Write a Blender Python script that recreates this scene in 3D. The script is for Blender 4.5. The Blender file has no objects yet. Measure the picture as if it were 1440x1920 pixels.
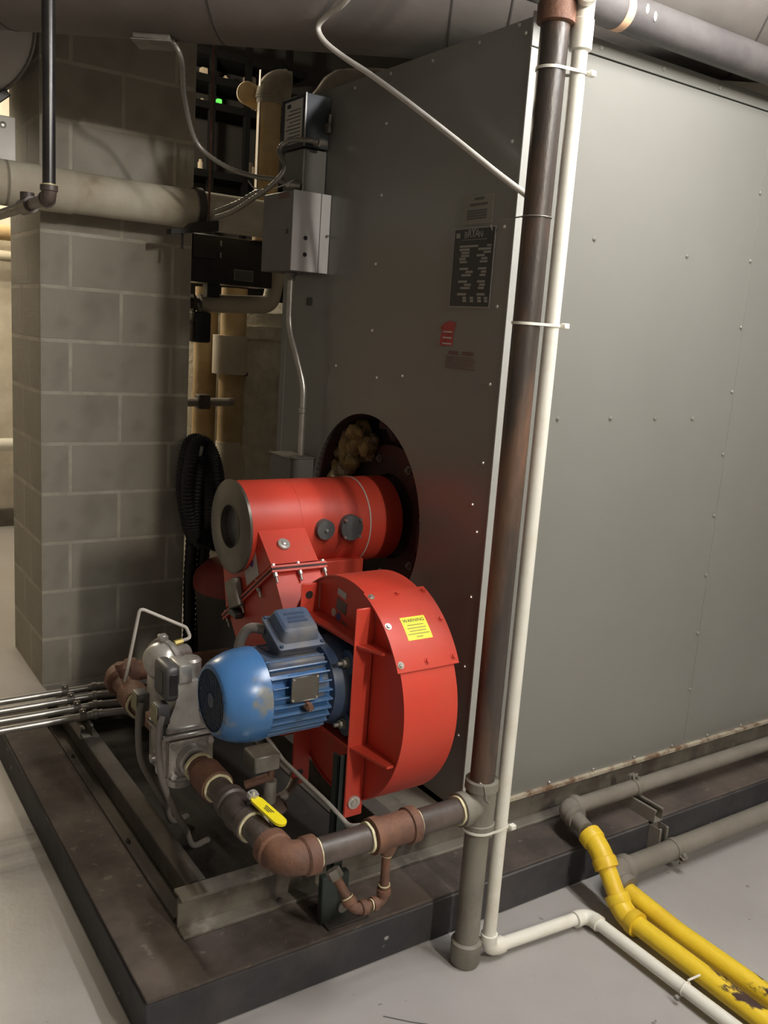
import bpy, bmesh, math, random
from mathutils import Vector, Matrix
random.seed(7)
S = bpy.context.scene
COL = S.collection
PI = math.pi

# ------------------------------------------------------------------ camera
def make_camera():
    yaw, pitch, roll = math.radians(55.59857), math.radians(11.17474), math.radians(3.99782)
    F = Vector((math.cos(yaw)*math.cos(pitch), math.sin(yaw)*math.cos(pitch), -math.sin(pitch)))
    rt = Vector((math.sin(yaw), -math.cos(yaw), 0)); up = rt.cross(F)
    c, s = math.cos(roll), math.sin(roll)
    right = c*rt + s*up; upv = -s*rt + c*up
    cam = bpy.data.cameras.new('camera'); o = bpy.data.objects.new('camera', cam); COL.objects.link(o)
    o.matrix_world = Matrix(((right.x, upv.x, -F.x, 0), (right.y, upv.y, -F.y, 0), (right.z, upv.z, -F.z, 1.535), (0, 0, 0, 1)))
    cam.sensor_fit = 'VERTICAL'; cam.sensor_height = 24.0; cam.lens = 24.0*1688.43/1920
    cam.clip_start = 0.05; cam.clip_end = 60
    S.camera = o
make_camera()

# ------------------------------------------------------------------ light
W = bpy.data.worlds.new('room_air'); S.world = W; W.use_nodes = True
W.node_tree.nodes['Background'].inputs[0].default_value = (0.85, 0.80, 0.72, 1)
W.node_tree.nodes['Background'].inputs[1].default_value = 0.06
LAMP_A = Vector((1.80, 0.72, 2.66))      # fluorescent fixture over the aisle beside the boiler
LAMP_C = Vector((1.35, -1.90, 2.90))     # fluorescent fixture farther back down the aisle
LAMP_B = Vector((0.60, 6.10, 2.80))      # fluorescent fixture in the bay behind the block pier
def tube_light(p, power, color, n=5):
    """bare fluorescent tubes shine to all sides: a row of small soft lights along the fixture"""
    for i in range(n):
        l = bpy.data.lights.new('lamp_light', 'POINT'); l.energy = power/n; l.color = color; l.shadow_soft_size = .05
        o = bpy.data.objects.new('lamp_light', l); COL.objects.link(o); o.location = p + Vector((0, -.48 + .96*i/(n-1), -.075))
tube_light(LAMP_A, 118, (1.0, 0.985, 0.975))
tube_light(LAMP_B, 140, (1.0, 0.87, 0.66))
tube_light(LAMP_C, 240, (1.0, 0.925, 0.81))
FILL_BULB = Vector((1.66, 4.42, 2.78))        # fill bulb added to brighten the foil tank and pipes
l = bpy.data.lights.new('lamp_light', 'POINT'); l.energy = 26; l.color = (1.0, .86, .66); l.shadow_soft_size = .05
o = bpy.data.objects.new('lamp_light', l); COL.objects.link(o); o.location = FILL_BULB - Vector((0, 0, .05))
S.view_settings.view_transform = 'Standard'; S.view_settings.look = 'None'
S.view_settings.exposure = 0.0; S.view_settings.gamma = 1.0; S.view_settings.use_curve_mapping = False

# ------------------------------------------------------------------ materials
MATS = {}
def mat(name, col, rough=.5, metal=0., col2=None, scale=6., lo=.4, hi=.65, bump=0., bscale=80., col3=None, scale3=40., lo3=.62, hi3=.68, spec=.5, stretch=(1, 1, 1), rough2=None, emit=0.):
    m = bpy.data.materials.new(name); m.use_nodes = True; nt = m.node_tree; N = nt.nodes; L = nt.links
    b = N['Principled BSDF']
    b.inputs['Roughness'].default_value = rough; b.inputs['Metallic'].default_value = metal
    b.inputs['Specular IOR Level'].default_value = spec
    c4 = lambda c: (c[0], c[1], c[2], 1)
    tc = N.new('ShaderNodeTexCoord'); mp = N.new('ShaderNodeMapping'); mp.inputs['Scale'].default_value = stretch
    L.new(tc.outputs['Object'], mp.inputs['Vector'])
    def noise(sc, det=6):
        n = N.new('ShaderNodeTexNoise'); n.inputs['Scale'].default_value = sc; n.inputs['Detail'].default_value = det
        n.inputs['Roughness'].default_value = .62; L.new(mp.outputs[0], n.inputs['Vector']); return n
    def ramp(n, a, z):
        r = N.new('ShaderNodeMapRange'); r.inputs['From Min'].default_value = a; r.inputs['From Max'].default_value = z
        L.new(n.outputs['Fac'], r.inputs['Value']); return r
    def mix(f, a, bb):
        x = N.new('ShaderNodeMix'); x.data_type = 'RGBA'; L.new(f.outputs[0], x.inputs[0])
        if isinstance(a, tuple): x.inputs[6].default_value = c4(a)
        else: L.new(a.outputs[2], x.inputs[6])
        x.inputs[7].default_value = c4(bb); return x
    last = None
    b.inputs['Base Color'].default_value = c4(col)
    if col2:
        rr = ramp(noise(scale), lo, hi); last = mix(rr, tuple(col), col2)
        if rough2 is not None:
            q = N.new('ShaderNodeMapRange'); q.inputs['To Min'].default_value = rough; q.inputs['To Max'].default_value = rough2
            L.new(rr.outputs[0], q.inputs['Value']); L.new(q.outputs[0], b.inputs['Roughness'])
    if col3:
        last = mix(ramp(noise(scale3, 3), lo3, hi3), last if last else tuple(col), col3)
    if last: 
        L.new(last.outputs[2], b.inputs['Base Color'])
    if bump:
        n = noise(bscale, 4); bp = N.new('ShaderNodeBump'); bp.inputs['Strength'].default_value = bump; bp.inputs['Distance'].default_value = .01
        L.new(n.outputs['Fac'], bp.inputs['Height']); L.new(bp.outputs[0], b.inputs['Normal'])
    if emit:
        b.inputs['Emission Color'].default_value = c4(col); b.inputs['Emission Strength'].default_value = emit
    MATS[name] = m
    return m
# palette
mat('floor_paint', (.40, .385, .375), .38, col2=(.33, .315, .30), scale=1.6, lo=.35, hi=.7, bump=.08, bscale=25, col3=(.16, .15, .14), scale3=22, lo3=.70, hi3=.76)
mat('pad_side', (.030, .028, .032), .6, col2=(.055, .05, .05), scale=7, bump=.25, bscale=30, col3=(.35, .34, .32), scale3=9, lo3=.665, hi3=.69)
mat('pad_top', (.105, .082, .068), .8, col2=(.042, .032, .028), scale=3.2, lo=.4, hi=.62, bump=.2, bscale=40, col3=(.16, .13, .105), scale3=30, lo3=.62, hi3=.75)
mat('oily_black', (.012, .010, .009), .8, col2=(.026, .02, .017), scale=5, bump=.2, bscale=40)
mat('skid_steel', (.17, .155, .125), .6, col2=(.075, .06, .05), scale=5, lo=.42, hi=.66, bump=.12, bscale=40, col3=(.24, .22, .18), scale3=14, lo3=.58, hi3=.75)
mat('skid_dusty', (.055, .045, .038), .8, col2=(.11, .094, .078), scale=4, bump=.12, bscale=40)
mat('jacket', (.212, .210, .190), .24, col2=(.196, .192, .172), scale=1.4, lo=.3, hi=.7, bump=.004, bscale=60)
mat('trim_paint', (.36, .36, .335), .4, col2=(.32, .32, .295), scale=5)
mat('rusty_ledge', (.42, .37, .28), .75, col2=(.17, .10, .06), scale=16, lo=.45, hi=.6, bump=.3)
mat('screw_zinc', (.62, .60, .55), .35, .8)
mat('red_paint', (.58, .050, .028), .42, col2=(.52, .062, .036), scale=5, lo=.35, hi=.7, bump=.012, bscale=60, col3=(.38, .085, .055), scale3=9, lo3=.66, hi3=.76)
mat('dark_red', (.075, .022, .02), .7, col2=(.03, .018, .017), scale=6, bump=.2)
mat('blue_paint', (.050, .150, .36), .30, col2=(.040, .115, .28), scale=6, col3=(.16, .17, .17), scale3=7, lo3=.60, hi3=.66)
mat('cowl_blue', (.055, .165, .38), .28, col2=(.19, .20, .19), scale=5.5, lo=.58, hi=.63, col3=(.035, .10, .24), scale3=14, lo3=.60, hi3=.70)
mat('blue_fin', (.050, .135, .30), .35, col2=(.10, .15, .22), scale=9)
mat('blue_dark', (.030, .055, .12), .45, col2=(.06, .075, .10), scale=9)
mat('blue_dusty', (.055, .085, .15), .55, col2=(.17, .16, .15), scale=7, lo=.45, hi=.7)
mat('cast_alu', (.48, .46, .43), .36, .55, col2=(.27, .25, .225), scale=22, lo=.45, hi=.7, bump=.06)
mat('alu_bright', (.68, .66, .62), .3, .55, col2=(.48, .46, .43), scale=14)
mat('plate_steel', (.15, .14, .12), .35, .6, col2=(.11, .10, .085), scale=6)
mat('gauge_grey', (.12, .12, .12), .45, .3, col2=(.09, .09, .09), scale=9)
mat('rust_iron', (.19, .088, .052), .68, col2=(.115, .06, .042), scale=12, lo=.4, hi=.65, bump=.25, bscale=90, col3=(.33, .20, .13), scale3=16, lo3=.70, hi3=.76)
mat('black_iron', (.062, .048, .042), .42, col2=(.125, .095, .082), scale=7, lo=.45, hi=.68, bump=.1, bscale=60, col3=(.42, .37, .32), scale3=20, lo3=.75, hi3=.78)
mat('riser_iron', (.050, .040, .034), .36, col2=(.165, .085, .048), scale=4.5, lo=.46, hi=.70, bump=.12, bscale=70, stretch=(1.6, 1.6, .45), rough2=.62, col3=(.19, .155, .125), scale3=7, lo3=.66, hi3=.78)
mat('black_iron2', (.075, .068, .068), .5, col2=(.12, .108, .102), scale=5, lo=.4, hi=.7, bump=.1, bscale=60)
mat('black_gloss', (.018, .016, .017), .28, col2=(.03, .026, .026), scale=9)
mat('label_dull', (.30, .27, .16), .6)
mat('pipe_dope', (.72, .66, .44), .6, col2=(.55, .48, .28), scale=40)
mat('grey_paint', (.205, .185, .155), .5, col2=(.17, .152, .125), scale=7, bump=.05)
mat('riser_grey', (.215, .20, .165), .5, col2=(.14, .125, .10), scale=6, lo=.5, hi=.75, bump=.06)
mat('pvc', (.80, .78, .70), .34, col2=(.70, .66, .55), scale=9, lo=.5, hi=.75)
mat('yellow_paint', (.80, .56, .030), .42, col2=(.72, .47, .03), scale=8, bump=.04)
mat('yellow_chipped', (.80, .56, .030), .42, col2=(.05, .025, .018), scale=7, lo=.555, hi=.60, bump=.1, rough2=.8, stretch=(2.2, 1, 2.2))
mat('handle_yellow', (.90, .76, .02), .4)
mat('label_yellow', (.95, .88, .06), .45)
mat('ink', (.03, .03, .03), .6)
mat('ink_soft', (.42, .38, .06), .6)
mat('ink_grey', (.10, .10, .09), .6)
mat('block', (.36, .336, .282), .9, col2=(.31, .286, .236), scale=4, lo=.3, hi=.7, bump=.35, bscale=160, col3=(.21, .188, .152), scale3=2.2, lo3=.60, hi3=.78)
mat('mortar', (.48, .45, .38), .95, col2=(.38, .35, .29), scale=12, bump=.3, bscale=140)
mat('insul_white', (.56, .52, .42), .75, col2=(.44, .38, .28), scale=5, lo=.4, hi=.72, bump=.12, bscale=50, col3=(.25, .18, .11), scale3=5, lo3=.68, hi3=.8)
mat('insul_tan', (.47, .36, .20), .75, col2=(.36, .24, .11), scale=6, bump=.08)
mat('insul_grey', (.34, .31, .26), .8, col2=(.22, .195, .16), scale=7, bump=.15)
mat('foil', (.66, .62, .53), .42, .25, col2=(.50, .46, .37), scale=14, bump=.9, bscale=22)
mat('breeching', (.185, .165, .145), .7, col2=(.145, .128, .112), scale=3, bump=.06, bscale=30)
mat('seam', (.07, .062, .055), .8)
mat('rubber_black', (.014, .013, .016), .5)
mat('panel_black', (.016, .015, .017), .35, col2=(.03, .027, .027), scale=8)
mat('switch_navy', (.030, .036, .044), .4)
mat('box_grey', (.60, .60, .61), .45, col2=(.55, .55, .555), scale=5)  # control box side cover, lightened to carry the light falling on it
mat('box_front', (.16, .158, .145), .5, col2=(.13, .128, .115), scale=4)  # control box front darkened for its shade; also wireway and pull box
mat('galv', (.50, .49, .46), .32, .75, col2=(.36, .34, .31), scale=10)
mat('galv_dull', (.30, .285, .255), .5, .5, col2=(.20, .185, .16), scale=14)
mat('flex_steel', (.26, .245, .215), .45, .55)
mat('cable_grey', (.20, .18, .165), .55)
mat('cable_white', (.60, .57, .52), .5, col2=(.50, .46, .41), scale=12)
mat('paper', (.50, .48, .45), .6)
mat('paper_grey', (.23, .22, .19), .5)
mat('plate_black', (.028, .026, .030), .3)
mat('plate_silver', (.30, .295, .27), .35, .4)
mat('sticker_red', (.42, .05, .05), .5, col2=(.30, .035, .035), scale=30)
mat('faded_red', (.16, .085, .075), .6)
mat('violet', (.14, .07, .22), .6)
mat('ink_blue', (.05, .08, .25), .5)
mat('fiberglass', (.34, .25, .10), .95, col2=(.15, .10, .055), scale=18, bump=.8, bscale=40, col3=(.50, .42, .30), scale3=16, lo3=.58, hi3=.72)
mat('refractory', (.040, .026, .026), .85, col2=(.075, .03, .028), scale=5, bump=.4, bscale=20, col3=(.16, .13, .12), scale3=7, lo3=.68, hi3=.78)
mat('lid_red', (.22, .028, .024), .5)
mat('drum_grey', (.055, .052, .046), .6)
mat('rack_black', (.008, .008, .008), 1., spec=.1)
mat('tank_white', (.74, .72, .69), .5, col2=(.66, .64, .60), scale=5)
mat('wall_white', (.72, .67, .57), .7, col2=(.54, .49, .39), scale=3, bump=.06)
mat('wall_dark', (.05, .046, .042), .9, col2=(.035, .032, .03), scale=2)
mat('wall_grey', (.27, .255, .23), .85, col2=(.23, .215, .19), scale=1.5)
mat('ceiling_paint', (.42, .41, .40), .8, col2=(.36, .35, .34), scale=1.5)
mat('tape_orange', (.66, .40, .25), .6)
mat('green_post', (.018, .030, .026), .5, col2=(.03, .034, .03), scale=9)
mat('tube_lamp', (1, .97, .92), .5, emit=9.0)
mat('tube_warm', (1, .86, .66), .5, emit=7.0)
mat('led_green', (.15, .95, .12), .5, emit=.9)
mat('gap_light', (.55, .46, .34), .7)  # pale colour in place of light showing through gaps
mat('brass', (.55, .45, .15), .35, .7)
mat('steel_tube', (.52, .50, .46), .35, .35)

# ------------------------------------------------------------------ mesh building helpers
def V(*a): return Vector(a if len(a) > 1 else a[0])
def basis(d):
    d = Vector(d).normalized()
    h = Vector((0, 0, 1)) if abs(d.z) < .9 else Vector((1, 0, 0))
    u = d.cross(h).normalized(); v = d.cross(u).normalized()
    return d, u, v
class B:
    def __init__(s): s.bm = bmesh.new()
    def face(s, vs):
        try: return s.bm.faces.new(vs)
        except ValueError: return None
    def box(s, lo, hi, bev=0., M=None, seg=1):
        t = bmesh.new(); bmesh.ops.create_cube(t, size=1.0)
        c = (Vector(lo)+Vector(hi))/2; d = Vector(hi)-Vector(lo)
        for v in t.verts: v.co = Vector((v.co.x*d.x, v.co.y*d.y, v.co.z*d.z)) + c
        if bev: bmesh.ops.bevel(t, geom=t.edges[:]+t.verts[:], offset=bev, segments=seg, affect='EDGES', profile=.5)
        s.merge(t, M); return s
    def merge(s, t, M=None):
        vm = {}
        for v in t.verts: vm[v] = s.bm.verts.new(M @ v.co if M else v.co)
        for f in t.faces: s.face([vm[v] for v in f.verts])
        t.free()
    def rings(s, rs, cap0=True, cap1=True, closed=False):
        """rs: list of lists of points, each the same length"""
        R = [[s.bm.verts.new(p) for p in r] for r in rs]
        n = len(R[0])
        pairs = list(zip(R[:-1], R[1:])) + ([(R[-1], R[0])] if closed else [])
        for a, b in pairs:
            for i in range(n): s.face([a[i], a[(i+1) % n], b[(i+1) % n], b[i]])
        if cap0 and not closed: s.face(R[0][::-1])
        if cap1 and not closed: s.face(R[-1])
        return s
    def lathe(s, o, d, prof, seg=32, cap0=True, cap1=True):
        """prof: list of (t along d, radius)"""
        d, u, v = basis(d); o = Vector(o)
        rs = [[o + d*t + (u*math.cos(2*PI*i/seg) + v*math.sin(2*PI*i/seg))*max(r, 1e-5) for i in range(seg)] for t, r in prof]
        return s.rings(rs, cap0, cap1)
    def cyl(s, p0, p1, r0, r1=None, seg=24):
        p0 = Vector(p0); p1 = Vector(p1)
        return s.lathe(p0, p1-p0, [(0, r0), ((p1-p0).length, r0 if r1 is None else r1)], seg)
    def hexnut(s, p0, p1, r): return s.cyl(p0, p1, r, seg=6)
    def path(s, pts, fil=0., n=6):
        pts = [Vector(p) for p in pts]
        if fil <= 0 or len(pts) < 3: return pts
        out = [pts[0]]
        for a, b, c in zip(pts[:-2], pts[1:-1], pts[2:]):
            da = (a-b); dc = (c-b); la, lc = da.length, dc.length; da.normalize(); dc.normalize()
            ang = da.angle(dc)
            if ang > PI-1e-3: out.append(b); continue
            t = min(fil/math.tan(ang/2), la*.49, lc*.49)
            p0 = b+da*t; p2 = b+dc*t
            for i in range(n+1):
                q = i/n; out.append(p0.lerp(b, q).lerp(b.lerp(p2, q), q))
        out.append(pts[-1]); return out
    def tube(s, pts, r, seg=12, fil=0., n=6, rf=None):
        P = s.path(pts, fil, n); rs = []; u = None
        for i, p in enumerate(P):
            d = (P[min(i+1, len(P)-1)] - P[max(i-1, 0)]).normalized()
            if u is None: _, u, _ = basis(d)
            u = (u - d*u.dot(d)).normalized(); v = d.cross(u)
            rr = rf(i) if rf else r
            rs.append([p + (u*math.cos(2*PI*k/seg) + v*math.sin(2*PI*k/seg))*rr for k in range(seg)])
        return s.rings(rs)
    def smooth_tube(s, pts, r, seg=10, n=8, rf=None):
        """Catmull-Rom through the points"""
        P = [Vector(p) for p in pts]; P = [P[0]*2-P[1]] + P + [P[-1]*2-P[-2]]; out = []
        for i in range(1, len(P)-2):
            for k in range(n):
                t = k/n; a, b, c, d = P[i-1], P[i], P[i+1], P[i+2]
                out.append(.5*((2*b)+(-a+c)*t+(2*a-5*b+4*c-d)*t*t+(-a+3*b-3*c+d)*t*t*t))
        out.append(P[-2]); return s.tube(out, r, seg, rf=rf)
    def torus(s, c, d, R, r, seg=32, sec=8):
        d, u, v = basis(d); c = Vector(c); rs = []
        for i in range(seg):
            a = 2*PI*i/seg; e = u*math.cos(a)+v*math.sin(a)
            rs.append([c + e*(R+r*math.cos(2*PI*k/sec)) + d*(r*math.sin(2*PI*k/sec)) for k in range(sec)])
        return s.rings(rs, closed=True)
    def ring(s, c, d, r_in, r_out, th, seg=40):
        """flat annulus with thickness th along d"""
        d, u, v = basis(d); c = Vector(c); rs = []
        for i in range(seg):
            a = 2*PI*i/seg; e = u*math.cos(a)+v*math.sin(a)
            rs.append([c+e*r_in, c+e*r_out, c+e*r_out+d*th, c+e*r_in+d*th])
        return s.rings(rs, closed=True)
    def prism(s, poly, d):
        """poly: 3-D outline points; d: extrusion vector"""
        d = Vector(d); a = [s.bm.verts.new(Vector(p)) for p in poly]; b = [s.bm.verts.new(Vector(p)+d) for p in poly]
        n = len(a); s.face(a[::-1]); s.face(b)
        for i in range(n): s.face([a[i], a[(i+1) % n], b[(i+1) % n], b[i]])
        return s
    def sphere(s, c, r, seg=16, sc=(1, 1, 1)):
        t = bmesh.new(); bmesh.ops.create_uvsphere(t, u_segments=seg, v_segments=seg//2, radius=r)
        for v in t.verts: v.co = Vector((v.co.x*sc[0], v.co.y*sc[1], v.co.z*sc[2])) + Vector(c)
        s.merge(t); return s
    def jitter(s, amt, freq=20., seed=0):
        from mathutils import noise
        for v in s.bm.verts:
            v.co += noise.noise_vector(v.co*freq + Vector((seed, seed, seed)))*amt
        return s
    def mesh(s, name, ang=38):
        bmesh.ops.recalc_face_normals(s.bm, faces=s.bm.faces[:])
        me = bpy.data.meshes.new(name); s.bm.to_mesh(me); s.bm.free()
        for p in me.polygons: p.use_smooth = True
        me.set_sharp_from_angle(angle=math.radians(ang))
        return me
WLOC = {}
def place(o, loc, parent):
    COL.objects.link(o); loc = Vector(loc)
    if parent is not None:
        o.parent = parent; o.location = loc - WLOC[parent.name]
    else: o.location = loc
    WLOC[o.name] = loc
def obj(name, b, m, parent=None, label=None, cat=None, group=None, kind=None, ang=38):
    me = b.mesh(name, ang) if isinstance(b, B) else b
    cs = [v.co for v in me.vertices]
    lo = Vector([min(c[i] for c in cs) for i in range(3)]); hi = Vector([max(c[i] for c in cs) for i in range(3)])
    org = (lo+hi)/2
    if parent is None: org.z = lo.z
    me.transform(Matrix.Translation(-org))
    me.materials.clear(); me.materials.append(MATS[m])
    o = bpy.data.objects.new(name, me); place(o, org, parent); tag(o, label, cat, group, kind)
    return o
def tag(o, label=None, cat=None, group=None, kind=None):
    if label: o['label'] = label
    if cat: o['category'] = cat
    if group: o['group'] = group
    if kind: o['kind'] = kind
def thing(name, loc, label, cat, group=None):
    o = bpy.data.objects.new(name, None); o.empty_display_size = .05; place(o, loc, None); tag(o, label, cat, group); return o
def struct(name, b, m, ang=38): return obj(name, b, m, None, kind='structure', ang=ang)
def copies(name, me, m, locs, parent):
    """alike pieces sharing one mesh, mesh is centred on the origin"""
    if not me.materials: me.materials.append(MATS[m])
    out = []
    for l in locs:
        o = bpy.data.objects.new(name, me); place(o, l, parent); out.append(o)
    return out
def text_mesh(txt, size, M, depth=.0004, name='lettering'):
    c = bpy.data.curves.new(name, 'FONT'); c.body = txt; c.size = size; c.align_x = 'CENTER'; c.align_y = 'CENTER'; c.extrude = depth
    o = bpy.data.objects.new(name, c); COL.objects.link(o)
    dg = bpy.context.evaluated_depsgraph_get(); me = bpy.data.meshes.new_from_object(o.evaluated_get(dg))
    bpy.data.objects.remove(o); bpy.data.curves.remove(c)
    me.transform(M); return me
def frame(o, ex, ey):
    """matrix whose x axis is ex, y axis ey, at o"""
    ex = Vector(ex).normalized(); ey = Vector(ey).normalized(); ez = ex.cross(ey); o = Vector(o)
    return Matrix(((ex.x, ey.x, ez.x, o.x), (ex.y, ey.y, ez.y, o.y), (ex.z, ey.z, ez.z, o.z), (0, 0, 0, 1)))
X, Y, Z = Vector((1, 0, 0)), Vector((0, 1, 0)), Vector((0, 0, 1))
def screw_mesh(d, r=.0045, h=.004, name='screw', seg=8):
    return B().lathe(-Vector(d)*.001, d, [(0, r*1.25), (h*.35, r*1.25), (h*.4, r), (h, r*.75)], seg).mesh(name)
def bolt_mesh(d, r=.008, h=.008, name='bolt', washer=True):
    b = B(); d = Vector(d)
    if washer: b.cyl(-d*.002, d*.0025, r*1.5, seg=16)
    b.hexnut(d*.0025, d*h, r); b.cyl(d*h, d*(h+.004), r*.5, seg=10)
    return b.mesh(name)
# ------------------------------------------------------------------ the setting
struct('floor', B().box((-2.5, -3.0, -.1), (5.5, 9.0, 0)), 'floor_paint')
struct('ceiling', B().box((-2.5, -3.0, 3.45), (5.5, 9.0, 3.55)), 'ceiling_paint')
struct('wall_back', B().box((-2.5, 6.75, 0), (5.5, 6.9, 3.45)), 'wall_white')
struct('wall_far', B().box((5.4, -3.0, 0), (5.5, 6.75, 3.45)), 'wall_grey')
struct('wall_left', B().box((-2.5, -3.0, 0), (-2.4, 6.75, 3.45)), 'wall_grey')
struct('wall_near', B().box((-2.4, -3.0, 0), (5.4, -2.9, 3.45)), 'wall_grey')
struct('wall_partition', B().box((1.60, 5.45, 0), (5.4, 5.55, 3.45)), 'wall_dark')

# housekeeping pad
pad = B()
pad.box((.58, 1.605, .0), (5.0, 3.25, .112), .004)
PAD = struct('trim_plinth', pad, 'pad_side')
obj('pad_top', B().box((.584, 1.609, .1115), (5.0, 3.246, .1205), .002), 'pad_top', PAD, label='brown dusty top of the plinth')

# concrete block pier
pier = B().box((.860, 3.676, 0), (1.462, 4.190, 3.45))
PIER = struct('wall_pier', pier, 'mortar')
H = .2032; J = .0045
mesh_cache = {}
def block(x0, x1, y0, y1, k):
    key = (round(x1-x0, 3), round(y1-y0, 3), k > 15)
    z0, z1 = k*H + J, (k+1)*H - J
    if z1 > 3.44: return
    if key not in mesh_cache:
        dx, dy, dz = (x1-x0)/2-J, (y1-y0)/2-J, H/2-J
        mesh_cache[key] = B().box((-dx, -dy, -dz), (dx, dy, dz), .004).mesh('block')
        mesh_cache[key].materials.append(MATS['block'])
    o = bpy.data.objects.new('block', mesh_cache[key]); place(o, ((x0+x1)/2, (y0+y1)/2, (z0+z1)/2), PIER)
for k in range(17):
    xs = [.855, .972, 1.381, 1.467] if k % 2 == 0 else [.855, 1.171, 1.467]
    ym = 3.87 if k % 2 == 0 else 3.98
    for a, b_ in zip(xs[:-1], xs[1:]): block(a, b_, 3.670, ym, k)
    block(.855, 1.467, ym, 4.195, k)

# ------------------------------------------------------------------ ceiling lamps
def lamp(p, m, label):
    t = thing('ceiling_lamp', p - Vector((0, 0, .08)), label, 'lamp', 'fluorescent strip lamps')
    x, y, z = p
    obj('housing', B().prism([(x-.10, y-.62, z-.01), (x-.05, y-.62, z+.07), (x+.05, y-.62, z+.07), (x+.10, y-.62, z-.01)], (0, 1.24, 0)), 'trim_paint', t)
    for dx in (-.05, .05):
        obj('tube', B().cyl((x+dx, y-.59, z-.040), (x+dx, y+.59, z-.040), .013, seg=12), m, t)
        for yy in (-.605, .605): obj('socket', B().box((x+dx-.012, y+yy-.012, z-.06), (x+dx+.012, y+yy+.012, z-.011), .003), 'trim_paint', t)
    for yy in (-.45, .45): obj('hanger_rod', B().cyl((x, y+yy, z+.07), (x, y+yy, 3.45), .004, seg=8), 'galv', t)
lamp(LAMP_A, 'tube_lamp', 'two tube fluorescent strip lamp hanging over the aisle beside the boiler')
lamp(LAMP_C, 'tube_lamp', 'two tube fluorescent strip lamp hanging farther back down the aisle behind the camera')
lamp(LAMP_B, 'tube_warm', 'two tube fluorescent strip lamp hanging in the bay behind the block pier')

bl = thing('bulb_lamp', FILL_BULB, 'bare light bulb hanging over the foil wrapped tank', 'lamp')
obj('bulb', B().sphere(FILL_BULB, .03, 16), 'tube_warm', bl)
obj('socket', B().lathe(FILL_BULB + Z*.024, Z, [(0, .018), (.05, .020), (.055, .010)], 16), 'rubber_black', bl)
obj('cord', B().cyl(FILL_BULB + Z*.07, (FILL_BULB.x, FILL_BULB.y, 3.45), .004, seg=8), 'rubber_black', bl)
fl_ = bpy.data.objects['floor']
for pts in ([(1.085, 1.445), (1.13, 1.40), (1.16, 1.375), (1.19, 1.33)], [(1.20, 1.325), (1.235, 1.27)]):
    q = [Vector((x, y, .0)) for x, y in pts]
    obj('crack', B().rings([[p + Vector((-.0012, -.0012, -.002)), p + Vector((.0016, .0016, -.002)), p + Vector((.0016, .0016, .0004)), p + Vector((-.0012, -.0012, .0004))] for p in q]), 'ink_grey', fl_)
# ------------------------------------------------------------------ skid frame under burner and boiler
skid = thing('skid_frame', (.74, 1.78, .12), 'dusty steel channel frame lying on the plinth under burner and boiler', 'frame')
z0, z1 = .1205, .215
def beam_x(x0, x1, y, s, m, nm='beam'):      # channel along X, flanges pointing s (-1 towards -Y)
    b = B(); b.box((x0, min(y, y+s*.040), z0), (x1, max(y, y+s*.040), z0+.010), .002)
    b.box((x0, min(y, y-s*.008), z0+.002), (x1, max(y, y-s*.008), z1-.001), .001)
    b.box((x0, min(y-s*.03, y+s*.022), z1-.010), (x1, max(y-s*.03, y+s*.022), z1), .002)
    return obj(nm, b, m, skid)
def beam_y(x, s, y0, y1, m, nm='beam', flip=.040):
    b = B(); b.box((min(x, x+s*flip), y0, z0), (max(x, x+s*flip), y1, z0+.010), .002)
    b.box((min(x, x-s*.008), y0, z0+.002), (max(x, x-s*.008), y1, z1-.001), .001)
    b.box((min(x-s*.04, x+s*.012), y0, z1-.010), (max(x-s*.04, x+s*.012), y1, z1), .002)
    return obj(nm, b, m, skid)
beam_x(.722, 5.0, 1.795, -1, 'skid_steel')
beam_y(.765, -1, 1.830, 3.02, 'skid_dusty')
beam_x(.722, 5.0, 3.02, 1, 'skid_dusty')
beam_y(1.345, -1, 1.830, 2.98, 'skid_dusty', 'cross_beam')
obj('deck_plate', B().box((1.35, 1.83, .195), (1.545, 2.98, .206), .001), 'skid_steel', skid)
obj('sump_floor', B().box((.775, 1.806, .1206), (1.335, 2.98, .1245)), 'oily_black', skid, label='oil-blackened pan inside the frame')
for x, y in ((.735, 2.2), (.735, 2.75)): obj('bolt', bolt_mesh(Z, .007, .008), 'skid_dusty', skid).location = Vector((x, y, z0+.012)) - WLOC['skid_frame']
for x in (.98,): obj('bolt', bolt_mesh(Z, .007, .008), 'skid_dusty', skid).location = Vector((x, 1.772, z0+.012)) - WLOC['skid_frame']

# ------------------------------------------------------------------ boiler
BX, BY, BT, BW = 1.548, 1.775, 2.300, 3.000      # front plane, right plane, top, left plane
boiler = thing('boiler', (BX+1.5, (BY+BW)/2, .215), 'large grey-green sheet metal boiler cabinet standing on the steel frame', 'boiler')
HC, HR = (2.395, .957), .325
fp = B(); n = 96; inner = []; outer = []
for i in range(n):
    a = 2*PI*i/n; c, s = math.cos(a), math.sin(a)
    inner.append((BX, HC[0]+HR*c, HC[1]+HR*s))
    ty = ((BW-HC[0]) if c > 0 else (BY+.002-HC[0]))/c if abs(c) > 1e-6 else 1e9
    tz = ((BT-HC[1]) if s > 0 else (.222-HC[1]))/s if abs(s) > 1e-6 else 1e9
    t = min(ty, tz); outer.append((BX, HC[0]+t*c, HC[1]+t*s))
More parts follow.
